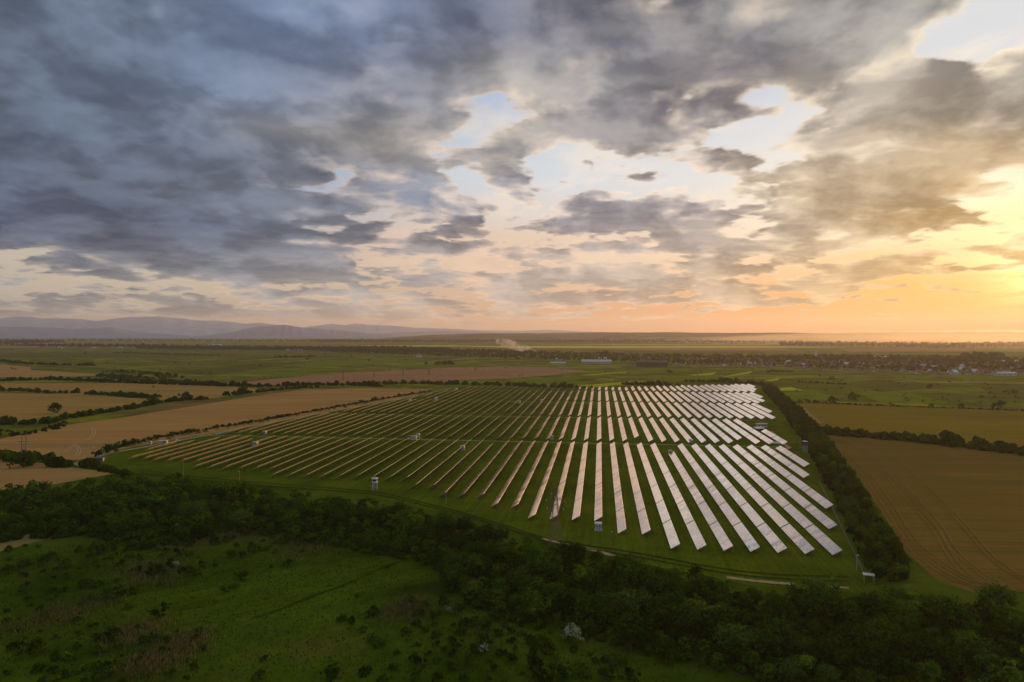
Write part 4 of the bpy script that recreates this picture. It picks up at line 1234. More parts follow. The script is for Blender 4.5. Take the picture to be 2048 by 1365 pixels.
def to_px(x, y, z=0):
    xc = x*math.cos(YAW) + y*math.sin(YAW); yc = -x*math.sin(YAW) + y*math.cos(YAW)
    return CX + FOC*xc/yc, HORY + FOC*(H - z)/yc, yc

TREES = [Kind(1, 2.9, 3.1, 4.6, 95, 14, .58, LEAF, .32), Kind(2, 2.5, 3.9, 5.4, 95, 14, .56, LEAF, .30), Kind(3, 3.5, 2.9, 4.4, 110, 14, .60, LEAF2, .36),
         Kind(4, 2.2, 3.0, 4.4, 80, 14, .54, LEAFD, .26), Kind(5, 3.1, 3.3, 4.6, 100, 14, .58, LEAFD, .34), Kind(6, 2.6, 2.7, 4.0, 85, 14, .55, LEAFB, .28)]
TWORD = ['rounded mid-green tree', 'tall narrow mid-green tree', 'broad grey-green tree', 'slim dark tree', 'broad dark tree', 'fresh light-green tree']
BUSH = [Kind(11, 1.0, .80, .50, 34, 12, .27, LEAF, .10), Kind(12, 1.0, .95, .60, 36, 12, .27, LEAFD, .10), Kind(13, 1.0, .72, .46, 34, 12, .27, LEAFB, .10),
        Kind(14, 1.0, 1.15, .78, 36, 12, .27, LEAF2, .12)]
BLOOM = Kind(21, 1.0, .95, .95, 40, 12, .24, BLOSSOM, .12)

# --- the wood in front of the park
WOOD = [(-160, 1000), (0, 990), (120, 978), (215, 970), (245, 960), (330, 962), (420, 976), (560, 994), (690, 1006), (760, 1014), (840, 1030), (930, 1056), (1010, 1078), (1075, 1100),
        (1150, 1114), (1230, 1132), (1270, 1134), (1330, 1146), (1400, 1156), (1460, 1168), (1500, 1184), (1570, 1190), (1590, 1182), (1640, 1190), (1700, 1194), (1800, 1204), (1900, 1212), (2048, 1222), (2200, 1230),
        (2200, 1440), (1900, 1385), (1760, 1366), (1640, 1352), (1540, 1342), (1440, 1320), (1330, 1300), (1240, 1272), (1120, 1240), (1010, 1222), (940, 1196), (900, 1166),
        (880, 1128), (800, 1102), (700, 1086), (600, 1072), (520, 1056), (420, 1050), (405, 1066), (330, 1080), (230, 1068), (150, 1060), (60, 1066), (0, 1072), (-160, 1085)]
wood_poly = [gp(x, y, 3.0) for x, y in WOOD]
pts = scatter(wood_poly, 4.4, 5, 70000)
rr = random.Random(9)
wood = []
for (x, y) in pts:
    px, py, d = to_px(x, y, 3)
    k = rr.choices(range(6), (5, 4, 3, 4, 3, 2.0))[0]
    s = rr.choice((rr.uniform(.50, .8), rr.uniform(.65, 1.0), rr.uniform(.9, 1.35)))*(1.08 if px > 850 else .95)
    # lower growth along the edges
    edge = min(math.hypot(x - a, y - b) for a, b in wood_poly)
    if edge < 5: s *= .80
    if 1070 < px < 1140 and py < 1110: continue
    wood.append((d/s, x, y, k, s, rr.uniform(0, 6.28), px, py))
wood.sort()
inview = [w for w in wood if -30 < w[6] < 2080 and w[7] < 1372]
indiv = inview[:290]
ids = set(id(w) for w in indiv)
print('WOOD', len(wood), len(inview))
MARKS = [(0, 'at its left end'), (330, 'left of the blue guard cabin'), (640, 'below the blue guard cabin'), (860, 'between guard cabin and lattice pylon'),
         (1060, 'below the lattice pylon'), (1180, 'below the white transformer cabin'), (1360, 'below the pale rows'), (1620, 'below the white canopy'), (1800, 'at its right end')]
for w in indiv:
    _, x, y, k, s, rz, px, py = w
    zone = [t for a, t in MARKS if px >= a or a == 0][-1]
    lower = np.interp(px, [0, 400, 600, 800, 900, 1000, 1240, 1540, 1900], [1078, 1065, 1075, 1105, 1170, 1225, 1270, 1330, 1390])
    upper = np.interp(px, [0, 330, 690, 930, 1150, 1500, 2048], [990, 962, 1006, 1056, 1116, 1188, 1222])
    t = (py - upper)/(lower - upper)
    depth = 'park-side edge' if t < .25 else ('meadow edge' if t > .72 else 'middle')
    plant(TREES[k], 'broadleaf_tree', x, y, s, rz, f'{TWORD[k]}, {depth} of the wood, {zone}', 'tree', f'trees of the wood, {depth}, {zone}', rr.uniform(.72, 1.0))
mats = [LEAF, LEAF2, LEAFD, LEAFB]
mass('woodland', [(TREES[w[3]].coarse, w[1], w[2], w[4], w[5], 1.0, mats.index(TREES[w[3]].mat)) for w in wood if id(w) not in ids], mats,
     'dense dark green wood crowding behind the nearer trees', 'wood')
# brambles closing the floor of the wood, leaf colour darkened as gap shade
under = scatter(wood_poly, 3.4, 15, 60000)
mass('undergrowth', [(BUSH[rr.randrange(2)].coarse, x, y, rr.uniform(1.1, 1.8), rr.uniform(0, 6.28), rr.uniform(.7, 1.1), 2) for x, y in under], mats,
     'tangled dark undergrowth between the trunks of the wood', 'undergrowth')

# --- hedge along the right side of the park
HED = [(1526, 777), (1540, 795), (1562, 818), (1596, 866), (1622, 905), (1650, 955), (1678, 1005), (1702, 1060), (1722, 1100), (1744, 1150), (1775, 1165), (1810, 1160), (1812, 1120), (1785, 1075),
       (1750, 1030), (1716, 972), (1684, 920), (1640, 862), (1600, 818), (1566, 790), (1552, 777)]
hp = [gp(x, y, 2.0) for x, y in HED]
hpts = scatter(hp, 4.3, 8, 40000)
hs = sorted((to_px(x, y, 2)[2], x, y) for x, y in hpts)
print('HEDGE', len(hs))
for i, (d, x, y) in enumerate(hs[:200]):
    k = rr.choices(range(6), (4, 2, 2, 2, 2, 2.2))[0]
    s = rr.uniform(.55, .85)
    px, py, _ = to_px(x, y)
    zone = 'near corner' if py > 1040 else ('stretch below the guard tower' if py > 915 else ('stretch above the guard tower' if py > 850 else 'far end'))
    plant(TREES[k], 'hedge_tree', x, y, s, rr.uniform(0, 6.28), f'{TWORD[k]} in the right-hand hedge, {zone}', 'tree', f'trees of the right-hand hedge, {zone}', rr.uniform(.85, 1.1))
if len(hs) > 200:
    mass('hedge_thicket', [(TREES[rr.randrange(5)].coarse, x, y, rr.uniform(.55, .85), rr.uniform(0, 6), 1, rr.randrange(3)) for d, x, y in hs[200:]], mats, 'far dark end of the tall hedge right of the park', 'hedge')
hp2 = [gp(x, y, 0.6) for x, y in HED]
mass('hedge_undergrowth', [(BUSH[rr.randrange(3)].coarse, x, y, rr.uniform(1.2, 2.0), rr.uniform(0, 6), 1, rr.choice((0, 2, 3))) for x, y in scatter(hp2, 3.0, 31, 40000)], mats,
     'low green growth at the foot of the tall right-hand hedge', 'undergrowth')

# --- bushes in the meadow (survey points: px, py, width in px, kind)
MB_PTS = []
def crop(ox, oy, sc, items):
    for (x, y, w, k) in items: MB_PTS.append((ox + x*sc, oy + y*sc, w*sc, k))
L_, M_, S_, XL = 66, 44, 26, 112
crop(0, 1024, .375, [(195, 195, S_, 0), (35, 218, M_, 1), (125, 192, S_, 1), (410, 220, M_, 1), (510, 230, 96, 0), (605, 195, L_, 1), (690, 205, L_, 0), (770, 205, L_, 1), (830, 190, L_, 0),
    (885, 175, L_, 0), (690, 250, M_, 2), (550, 125, L_, 0), (340, 303, L_, 1), (120, 295, L_, 0), (215, 275, M_, 0), (20, 338, L_, 1), (250, 250, M_, 0), (820, 342, 100, 0), (730, 325, M_, 1),
    (900, 305, M_, 1), (960, 330, M_, 1), (1020, 344, L_, 2), (1070, 300, M_, 1), (1230, 245, M_, 1), (1290, 248, M_, 1), (1340, 220, L_, 1), (1400, 208, M_, 0), (1530, 292, M_, 1), (1440, 304, S_, 1),
    (1290, 368, L_, 1), (1245, 415, M_, 0), (1190, 438, M_, 1), (870, 524, M_, 1), (830, 574, L_, 1), (490, 404, L_, 0), (440, 404, L_, 0), (540, 390, M_, 2), (620, 444, 80, 1), (700, 444, M_, 1), (330, 434, M_, 1),
    (270, 434, M_, 0), (480, 474, M_, 1), (560, 470, L_, 1), (570, 690, 118, 1), (475, 625, M_, 1), (410, 664, M_, 1), (180, 764, 120, 1), (60, 744, L_, 0), (330, 794, L_, 2), (510, 752, L_, 2),
    (420, 856, L_, 2), (200, 864, L_, 1), (540, 896, XL, 1), (290, 905, M_, 2), (790, 704, L_, 0), (880, 704, M_, 1), (1030, 694, M_, 1), (1370, 906, L_, 1), (1400, 804, M_, 1), (1780, 834, L_, 2),
    (1760, 894, 80, 1), (1950, 874, L_, 0), (1870, 604, M_, 1), (1810, 594, M_, 0), (1980, 564, L_, 0), (1900, 464, S_, 1), (1980, 704, L_, 2), (110, 345, S_, 0), (580, 262, S_, 1), (1055, 160, S_, 1),
    (1120, 150, S_, 1), (1200, 165, M_, 1), (1240, 150, S_, 1), (1610, 225, S_, 1), (280, 360, S_, 1), (225, 325, S_, 0), (500, 275, S_, 1), (640, 330, S_, 2), (745, 395, S_, 2), (25, 600, M_, 0), (1140, 300, S_, 1), (940, 235, M_, 1),
    (1000, 240, M_, 0), (740, 265, M_, 1), (850, 245, S_, 1), (1310, 130, M_, 1), (1420, 110, M_, 0), (1700, 120, M_, 1), (1600, 125, M_, 1)])
crop(640, 1024, .375, [(360, 305, S_, 1), (280, 556, L_, 1), (170, 604, S_, 1), (460, 416, S_, 1), (680, 515, S_, 1), (770, 616, L_, 1), (760, 664, M_, 1), (885, 735, 82, 1), (320, 726, L_, 0), (230, 644, M_, 0),
    (660, 754, M_, 1), (940, 664, M_, 1), (880, 644, M_, 1), (1120, 706, L_, 1), (1200, 770, 118, 0), (1160, 896, 130, 1), (1240, 906, 120, 2), (1400, 886, 110, 2), (1530, 906, 80, 1), (1660, 906, 80, 1), (1520, 806, M_, 1),
    (1615, 826, L_, 1), (1850, 816, L_, 1), (1930, 764, M_, 0), (380, 846, M_, 0), (80, 856, M_, 2), (60, 904, L_, 1), (230, 876, L_, 0), (520, 836, L_, 1), (120, 586, M_, 0), (540, 560, M_, 1), (990, 770, S_, 1), (1020, 655, M_, 1), (450, 640, S_, 1)])
crop(1280, 1024, .375, [(150, 806, M_, 1), (210, 764, M_, 0), (385, 816, L_, 1), (700, 850, M_, 1), (620, 880, M_, 0), (760, 895, M_, 1)])
# scattered low scrub between the surveyed bushes
ZONES = [[(0, 1110), (300, 1085), (420, 1100), (330, 1190), (60, 1330), (0, 1365)], [(60, 1340), (240, 1250), (420, 1265), (380, 1368), (60, 1368)], [(820, 1200), (960, 1230), (1130, 1270), (1260, 1368), (760, 1368)],
         [(250, 1050), (420, 1050), (430, 1090), (300, 1110), (230, 1090)], [(520, 1060), (820, 1120), (640, 1110), (420, 1110)]]
for zi, z in enumerate(ZONES):
    poly = [gp(*q) for q in z]
    for (x, y) in scatter(poly, 4.2, 40 + zi, 4000, (60, 40, 100, 34, 22)[zi]):
        px, py, d = to_px(x, y); MB_PTS.append((px, py, rr.uniform(.9, 2.6)*(1.9 if zi == 3 else 1.35 if zi == 2 else 1.0)*FOC/d, rr.choices((0, 1, 2, 3), (4, 5, 1, 2))[0]))
BW = ['rounded mid-green bush', 'dark green bush', 'yellow-green bush', 'upright grey-green bush']
print('BUSHES', len(MB_PTS))
for (px, py, w, k) in MB_PTS:
    x, y = gp(px, max(py, 1040)); d = to_px(x, y)[2]
    s = w*d/FOC/2
    size = 'large' if s > 2.4 else ('small' if s < 1.1 else 'middling')
    side = ('at the left edge of the meadow' if px < 200 else 'among dry reeds left of the meadow strip' if px < 420 and py < 1240 else 'in the lower left of the meadow' if px < 420 else 'on the open meadow strip' if px < 760 else
            'right of the meadow ditch' if px < 960 else 'below the white blossoming tree' if px < 1280 else 'at the bottom right under the wood')
    plant(BUSH[k], 'meadow_bush', x, y, s, rr.uniform(0, 6.28), f'{size} {BW[k]} {side}', 'bush', f'meadow bushes {side}', rr.uniform(.9, 1.25))
for (px, py, w, lb) in ((1146, 1290, 40, 'white blossoming tree at the meadow edge of the wood, the largest in bloom'), (968, 1308, 19, 'white blossoming bush under a dark bush in the lower meadow'), (895, 1228, 14, 'small white blossoming bush alone on the open grass'),
                        (350, 1136, 12, 'tiny pale blossoming bush among the reddish reeds'), (1970, 1222, 20, 'white blossoming bush at the right end of the wood')):
    x, y = gp(px, py); d = to_px(x, y)[2]
    plant(BLOOM, 'blossoming_tree', x, y, w*d/FOC/2, rr.uniform(0, 6), lb, 'tree', None, 1.1)
for (px, py, r_, k, lb) in ((1262, 1306, 4.6, 4, 'huge round dark tree standing out of the wood, right of the blossoming tree'), (1470, 1318, 4.4, 2, 'big round grey-green tree at the meadow edge, below the pale panel rows'),
                            (1540, 1325, 4.0, 4, 'big dark tree beside the round grey-green one at the bottom edge'), (1738, 1345, 4.6, 4, 'big dark tree at the bottom edge, third from the right corner'), (1850, 1350, 4.4, 0, 'big mid-green tree at the bottom edge near the right corner'),
                            (1970, 1352, 4.6, 2, 'big grey-green tree in the bottom right corner')):
    x, y = gp(px, py); plant(TREES[k], 'broadleaf_tree', x, y, r_/TREES[k].rx, rr.uniform(0, 6), lb, 'tree', None, .85)

# --- dry reeds and tall grass
def blades(name, zones, n, hgt, wid, mat, label, cat, seed, dens_by_area=True):
    rng = np.random.default_rng(seed)
    polys = [[gp(*q) for q in z] for z in zones]
    P = []
    rr2 = random.Random(seed)
    per = n//len(polys)
    for poly in polys:
        xs = [p[0] for p in poly]; ys = [p[1] for p in poly]; c = 0; tr = 0
        while c < per and tr < per*20:
            tr += 1
            x, y = rr2.uniform(min(xs), max(xs)), rr2.uniform(min(ys), max(ys))
            if inside(poly, x, y): P.append((x + rr2.gauss(0, 3.4), y + rr2.gauss(0, 3.4))); c += 1
    P = np.array(P); n = len(P)
    a = rng.uniform(0, 6.28, n); h = hgt*rng.uniform(.5, 1.3, n); w = wid*rng.uniform(.6, 1.4, n)
    lx, ly = rng.normal(0, .22, (2, n))*h
    b0 = np.stack([P[:, 0] - np.cos(a)*w/2, P[:, 1] - np.sin(a)*w/2, np.zeros(n)], 1); b1 = np.stack([P[:, 0] + np.cos(a)*w/2, P[:, 1] + np.sin(a)*w/2, np.zeros(n)], 1)
    t1 = np.stack([P[:, 0] + lx + np.cos(a)*w/3, P[:, 1] + ly + np.sin(a)*w/3, h], 1); t0 = np.stack([P[:, 0] + lx - np.cos(a)*w/3, P[:, 1] + ly - np.sin(a)*w/3, h], 1)
    v = np.stack([b0, b1, t1, t0], 1).reshape(-1, 3)
    return tag(link(name, np_mesh(name, v, np.arange(len(v)).reshape(-1, 4), [mat])), label, cat, None, 'stuff')
REED = leaf_material('dry_reed', (.24, .170, .065), (.30, .215, .09), (.12, .12, .03), .25)
TUFT = leaf_material('tall_grass', (.048, .078, .003), (.062, .094, .004), (.085, .09, .012), .3)
blades('dry_reeds', [[(330, 1100), (370, 1084), (440, 1066), (520, 1060), (555, 1076), (480, 1082), (420, 1094), (370, 1112)], [(540, 1072), (600, 1082), (690, 1090), (655, 1108), (570, 1116)],
       [(10, 1262), (60, 1240), (120, 1218), (230, 1198), (150, 1230), (80, 1258)], [(240, 1168), (270, 1130), (330, 1130), (345, 1150), (330, 1170)], [(235, 1272), (280, 1248), (305, 1256), (250, 1296)],
       [(235, 1345), (300, 1322), (345, 1312), (330, 1338)], [(785, 1225), (830, 1208), (845, 1216), (800, 1238)], [(330, 1290), (390, 1276), (390, 1290), (340, 1300)]], 10000, 1.3, .14, REED, 'reddish dry reeds in patches across the meadow', 'reeds', 3)
blades('tall_grass', [[(-40, 1120), (250, 1080), (430, 1110), (800, 1100), (900, 1190), (1250, 1290), (1700, 1370), (-40, 1370)]], 14000, .42, .22, TUFT, 'rough tall grass tufts over the foreground meadow', 'grass', 4)

# --- hedges and field trees on the left and right
def hedge(name, line, hgt, wid, label, seed, gap=0.7, ragged=.5, cat='hedge', mats_=(0, 2)):
    r3 = random.Random(seed)
    P = [Vector((*gp(*q), 0)) for q in line]
    its = []
    for a, b in zip(P, P[1:]):
        n = max(1, int((b - a).length/(hgt*gap)))
        for i in range(n):
            q = a.lerp(b, (i + r3.random())/n); s = hgt*r3.uniform(1 - ragged, 1.15)/1.75
            its.append((BUSH[r3.randrange(4)].coarse, q.x + r3.uniform(-1, 1)*wid*.5, q.y + r3.uniform(-1, 1)*wid*.5, s, r3.uniform(0, 6), r3.uniform(.9, 1.2), r3.choice(mats_)))
    return mass(name, its, mats, label, cat, None)
hedge('field_hedge', [(-40, 852), (0, 850), (50, 849), (92, 848), (130, 839), (210, 826), (262, 818), (300, 810), (345, 803), (412, 799)], 5.0, 8, 'long dark hedge climbing right between the two big stubble fields on the left', 1)
hedge('field_hedge', [(455, 792), (480, 789), (512, 785)], 5.2, 10, 'short clump of hedge continuing the long hedge towards the park', 2)
hedge('field_hedge', [(-40, 782.5), (0, 782), (48, 783), (100, 787), (155, 787)], 5.0, 8, 'dark hedge at the left edge between two ochre fields', 3)
hedge('field_hedge', [(175, 789), (215, 791), (260, 795), (315, 797.5)], 5.5, 8, 'dark hedge right of a gap between two ochre fields on the left', 4)
hedge('field_hedge', [(-40, 763), (0, 762.5), (100, 760), (200, 764), (300, 768), (400, 771), (460, 773)], 5.5, 14, 'bushy hedge along the top of the ochre fields at the left', 5, .6)
hedge('scrub_belt', [(210, 752), (250, 757), (300, 762), (350, 765), (400, 769)], 5, 40, 'belt of scrub thickening towards the reddish field', 6, .5)
hedge('scrub_belt', [(215, 745), (270, 746), (320, 750), (350, 757)], 5, 30, 'loose scrub above the bushy hedge on the left', 7, .9)
hedge('field_hedge', [(420, 771), (512, 774), (560, 773), (640, 771), (720, 772), (760, 774)], 5.5, 12, 'dark hedge along the lower edge of the reddish field, left part', 8, .6)
hedge('field_hedge', [(720, 769), (800, 768), (880, 769), (960, 770), (1020, 772), (1080, 775), (1160, 776)], 5.5, 16, 'dark hedge behind the far left corner of the park', 9, .6)
hedge('field_hedge', [(-40, 722), (0, 723), (60, 729), (120, 731), (190, 732)], 6, 16, 'uneven hedge far out at the left edge', 10, .8)
hedge('field_hedge', [(512, 786), (560, 780), (600, 777), (640, 775)], 3.5, 8, 'low hedge between the reddish field and the long stubble field', 11)
hedge('field_hedge', [(-40, 862), (30, 872), (90, 862), (128, 852)], 2.2, 14, 'low green scrub below the long dark hedge at the left edge', 12, .9)
hedge('field_hedge', [(1628, 866), (1660, 869), (1700, 873), (1760, 878), (1820, 883), (1880, 890), (1940, 898), (2000, 905), (2060, 912), (2160, 926)], 6.6, 5, 'tall dark hedge between the two ploughed fields on the right', 13, .45, .35)
hedge('field_hedge', [(-30, 915), (0, 916), (40, 922), (80, 930)], 5.5, 12, 'dark bushes around the twin-pole pylon at the left edge', 14, .5, .4)
hedge('field_hedge', [(85, 935), (110, 934), (138, 936)], 4.5, 6, 'dark bushes between the twin-pole pylon and the gravel turnaround', 15, .5, .4)
hedge('field_hedge', [(170, 933), (200, 938), (230, 948), (260, 955)], 3.0, 5, 'low hedge below the dark shed at the corner of the park', 16, .6, .4)
hedge('field_hedge', [(1590, 806), (1640, 807), (1700, 810), (1800, 814), (1920, 818), (2060, 823)], 1.6, 2, 'thin weedy verge above the upper ploughed field', 17, .9)
hedge('field_hedge', [(1250, 770), (1300, 771), (1350, 772)], 5, 12, 'short dark hedge behind the far edge of the park', 18, .5)
hedge('field_hedge', [(1370, 764), (1440, 765), (1500, 768), (1540, 774)], 4.5, 8, 'dark verge of bushes behind the brightest far rows', 19, .6)
hedge('field_hedge', [(1440, 761), (1472, 761.5)], 5, 8, 'small isolated hedge beyond the brightest far rows', 20, .5)
hedge('field_hedge', [(1536, 744.5), (1585, 745)], 4.5, 8, 'short dark hedge below the village houses', 21, .5)
hedge('field_hedge', [(546, 716), (590, 715), (634, 713.5)], 6, 10, 'dark short hedge on the far green field left of the village', 22, .6)
hedge('field_hedge', [(862, 729), (890, 728), (905, 730)], 7, 30, 'small copse between the village and the reddish field', 23, .5)
hedge('field_hedge', [(230, 706), (330, 709), (440, 712)], 4, 10, 'thin line of bushes across the far olive field at the left', 24, 1.6)
hedge('field_hedge', [(1600, 765), (1640, 767), (1690, 770)], 3, 6, 'thin line of bushes across the strip fields right of the park', 25, 1.0)
hedge('field_hedge', [(212, 903), (300, 879), (400, 861.5), (512, 844), (700, 810), (860, 783)], 1.9, 3, 'low broken hedge between the long stubble field and the gravel path', 26, .9, .6)
# single trees and bushes standing free
FREE = []
for (px, py, w, k) in [(46, 936, 42, 1), (180, 938, 30, 1), (14, 848, 22, 1), (37, 782, 7, 1), (128, 850, 12, 1), (108, 826, 26, 1), (316, 797, 12, 0), (485, 787, 22, 1), (370, 799, 20, 1), (304, 805, 14, 1), (248, 893, 20, 0), (262, 893, 20, 1),
                       (275, 889, 14, 0), (215, 907, 28, 0), (195, 916, 20, 1), (228, 901, 18, 1), (297, 884, 16, 0), (310, 881, 14, 1), (340, 878, 18, 1), (362, 871, 14, 0), (376, 870, 16, 1), (383, 866, 13, 0), (432, 860, 9, 3), (396, 868, 10, 0),
                       (410, 865, 9, 0), (455, 856, 9, 1), (470, 853, 9, 0), (486, 850, 10, 1), (500, 849, 12, 1), (520, 846, 12, 0), (534, 843, 10, 1), (552, 838, 10, 1), (564, 836, 11, 0), (578, 834, 7, 1), (592, 832, 8, 1),
                       (616, 826, 6, 0), (640, 824, 6, 1), (655, 821, 8, 1), (668, 819, 5, 0), (690, 816, 6, 0), (712, 811, 5, 1), (724, 809, 12, 1), (732, 807, 8, 0), (748, 803, 12, 1), (764, 801, 7, 0), (778, 798, 6, 1), (798, 794, 9, 1), (812, 793, 8, 0),
                       (826, 790, 8, 1), (840, 788, 6, 0), (850, 787, 6, 1), (1109, 771, 9, 1), (1128, 772, 10, 1), (1184, 776, 6, 1), (1616, 806, 10, 1), (1630, 805, 8, 0), (1665, 808, 20, 1), (1706, 802, 22, 1), (1601, 806, 9, 1), (1635, 807, 8, 0),
                       (1782, 810, 6, 1), (1860, 778, 13, 1), (1812, 772, 6, 0), (1924, 815, 11, 0), (1998, 818, 22, 1), (1813, 800, 6, 1), (1847, 804, 6, 1), (1964, 796, 9, 0), (1980, 788, 7, 0), (2010, 786, 7, 1), (2028, 789, 16, 0), (1864, 814, 10, 0),
                       (1684, 778, 5, 1), (1754, 782, 5, 0), (1664, 762, 14, 0), (1684, 764, 6, 1), (1990, 797, 6, 1), (1898, 792, 4, 1), (1340, 748, 10, 1), (1402, 745, 4, 1), (650, 710, 4, 0), (320, 742, 4, 1), (402, 747, 4, 0), (420, 747, 4, 1),
                       (602, 741, 3, 0), (520, 733, 5, 0), (608, 730, 3, 1), (615, 720, 6, 1), (737, 722, 5, 0), (812, 722, 4, 1), (702, 713, 4, 0), (138, 710, 3, 1), (170, 708, 4, 1), (306, 776, 5, 1), (24, 739, 5, 1)]:
    FREE.append((px, py, w, k))
r4 = random.Random(77)
for _ in range(70):
    FREE.append((r4.uniform(1560, 2046), r4.uniform(752, 812), r4.uniform(1.6, 5.0), r4.randrange(4)))
for _ in range(40):
    FREE.append((r4.uniform(900, 1540), r4.uniform(738, 762), r4.uniform(1.6, 4.0), r4.randrange(4)))
for _ in range(40):
    FREE.append((r4.uniform(0, 900), r4.uniform(702, 742), r4.uniform(1.5, 3.6), r4.randrange(4)))
for (px, py, w, k) in FREE:
    x, y = gp(px, py); d = to_px(x, y)[2]; s = w*d/FOC/2
    where = ('beside the gravel path along the left edge of the park' if 165 < px < 860 and py > 784 and py > 905 - (px - 200)*.2 else 'on the far plain left of the village' if px < 900 and py < 745 else 'among the stubble fields on the left' if px < 700 else
             'just behind the park' if px < 1560 and py > 758 else 'on the green plain before the village' if px < 1560 else 'on the strip fields right of the park')
    plant(BUSH[k], 'field_bush', x, y, s, r4.uniform(0, 6.28), f'{"large" if s > 2.6 else "small"} {BW[k]} {where}', 'bush', f'free-standing bushes {where}', 1.1)
# ------------------------------------------------------------------ village and far woods
rv = random.Random(5)
VIL = [(640, 701), (760, 699), (830, 702), (1000, 706), (1100, 710), (1230, 714), (1380, 716), (1540, 717), (1700, 716), (1800, 718), (1900, 720), (2048, 724), (2250, 726),
       (2250, 753), (2048, 750), (1900, 751), (1700, 744), (1560, 737), (1400, 733), (1230, 727), (1050, 722), (900, 716), (800, 712), (660, 706)]
vp = [gp(*q) for q in VIL]
FT = [crown_arrays(np.random.default_rng(100 + i), 4.0, 5.0 + i % 3, 6.5 + i % 3, 16, 5, 2.6) for i in range(4)]
roofs = [plain_mat('red_tiles', (.14, .060, .035), (.19, .08, .045), .6, .8, .2, 0), plain_mat('brown_tiles', (.085, .05, .034), (.12, .07, .045), .6, .8, .2, 0), plain_mat('grey_sheet_roof', (.34, .34, .35), (.44, .44, .44), .6, .5, .4, 0)]
walls = [plain_mat('white_render', (.40, .37, .30), (.48, .45, .37), .6, .8, .2, 0), plain_mat('ochre_render', (.34, .26, .16), (.42, .32, .20), .6, .8, .2, 0)]
HW = ['red', 'brown', 'grey']; WW = ['white', 'ochre']
def house_meshes(w, l, h, rf, wl):
    mb = MB(); mb.box((0, 0, h/2 - .2), (w, l, h + .4)); mb.poly([(-w/2, -l/2, h), (w/2, -l/2, h), (0, -l/2, h + w*.42)]); mb.poly([(w/2, l/2, h), (-w/2, l/2, h), (0, l/2, h + w*.42)])
    a = mb.mesh('wall', [walls[wl]])
    mb = MB(); r = w*.42; o = .5
    for s in (-1, 1):
        P = [(s*(w/2 + o), -l/2 - o, h - o*.8), (s*(w/2 + o), l/2 + o, h - o*.8), (0, l/2 + o, h + r + .06), (0, -l/2 - o, h + r + .06)]
        mb.poly(P if s > 0 else P[::-1]); mb.poly([(x, y, z - .18) for x, y, z in (P[::-1] if s > 0 else P)])
    b = mb.mesh('roof', [roofs[rf]])
    mb = MB(); mb.box((w*.2, l*.2, h + r*.9), (.8, .8, 1.8)); c = mb.mesh('chimney', [roofs[1]])
    mb = MB()
    for y in (-l*.28, 0, l*.28):
        for s in (-1, 1): mb.box((s*(w/2 + .02), y, h*.55), (.08, 1.3, 1.4))
    for x in (-w*.22, w*.22): mb.box((x, -l/2 - .02, h*.55), (1.2, .08, 1.4))
    d = mb.mesh('window', [GLASSY])
    return a, b, c, d
protos = {(rf, wl): house_meshes(8.5 + rf, 11 + 2*wl, 3.6 + .6*rf, rf, wl) for rf in range(3) for wl in range(2)}
def village_house(x, y, rz, s, rf, wl, where):
    r = empty('house', (x, y, 0), rz); r.scale = (s, s, s)
    tag(r, f'{WW[wl]} house with a {HW[rf]} gable roof in the village, {where}', 'house', f'village houses, {where}')
    a, b, c, d = protos[(rf, wl)]
    link('wall', a, r); ro = link('roof', b, r); link('chimney', c, ro); link('window', d, r)
def where_of(px):
    return ('its left end' if px < 900 else 'behind the smoke' if px < 1130 else 'beside the white hall' if px < 1270 else 'near the dark hall' if px < 1420 else
            'near the white gable' if px < 1560 else 'around the church' if px < 1760 else 'its right part' if px < 1900 else 'its right end')
hpts = scatter(vp, 26, 3, 40000)
rv.shuffle(hpts)
houses = []
for (x, y) in hpts:
    px, py, d = to_px(x, y)
    if px < -20 or px > 2060: continue
    # more houses to the right and along the near side
    if rv.random() > (.25 if px < 1150 else .40 if px < 1480 else .80): continue
    if any(abs(px - a) < w and abs(py - b) < 3.5 for a, b, w in ((1193, 726, 26), (1305, 731, 28), (1705, 716, 24), (1637, 717, 8), (2010, 750, 14), (1496, 729, 8))): continue
    houses.append((d, px, x, y))
houses.sort(); houses = houses[:220]
for (d, px, x, y) in houses:
    village_house(x, y, R(rv.choice((20, 110, 65)) + rv.uniform(-12, 12)), rv.uniform(.75, 1.15), rv.choices((0, 1, 2), (4, 6, 1))[0], rv.choices((0, 1), (3, 7))[0], where_of(px))
hset = [(h[2], h[3]) for h in houses]
trees = []
for (x, y) in scatter(vp, 10, 6, 90000, 4200):
    px, py, d = to_px(x, y)
    top = np.interp(px, [640, 1000, 1540, 2048], [703, 711, 723, 732])
    if py > top and rv.random() < .25: continue
    if any(abs(px - a) < w and 0 < py - b < 7 for a, b, w in ((1193, 724, 26), (1305, 729, 30), (1700, 712, 26), (2010, 748, 14), (1496, 727, 8), (1762, 714, 14))): continue
    trees.append((FT[rv.randrange(4)], x, y, rv.uniform(.6, 1.15)*(.95 if py > top else 1.15), rv.uniform(0, 6), rv.uniform(.85, 1.2), 0))
mass('village_trees', trees, [FAR_LEAF], 'dark trees growing thick through the village', 'trees')
def forest(poly, gap, s, label, seed, name='distant_wood'):
    P = [gp(*q) for q in poly]
    mass(name, [(FT[rv.randrange(4)], x, y, s*rv.uniform(.8, 1.2), rv.uniform(0, 6), rv.uniform(.8, 1.2), 0) for x, y in scatter(P, gap, seed, 30000, 1800)], [FAR_LEAF], label, 'wood')
forest([(272, 697.3), (440, 698), (640, 700.5), (760, 700), (900, 703), (900, 706), (640, 704.5), (440, 702.5), (272, 700)], 14, 1.35, 'long dark wood on the plain left of the village', 1)
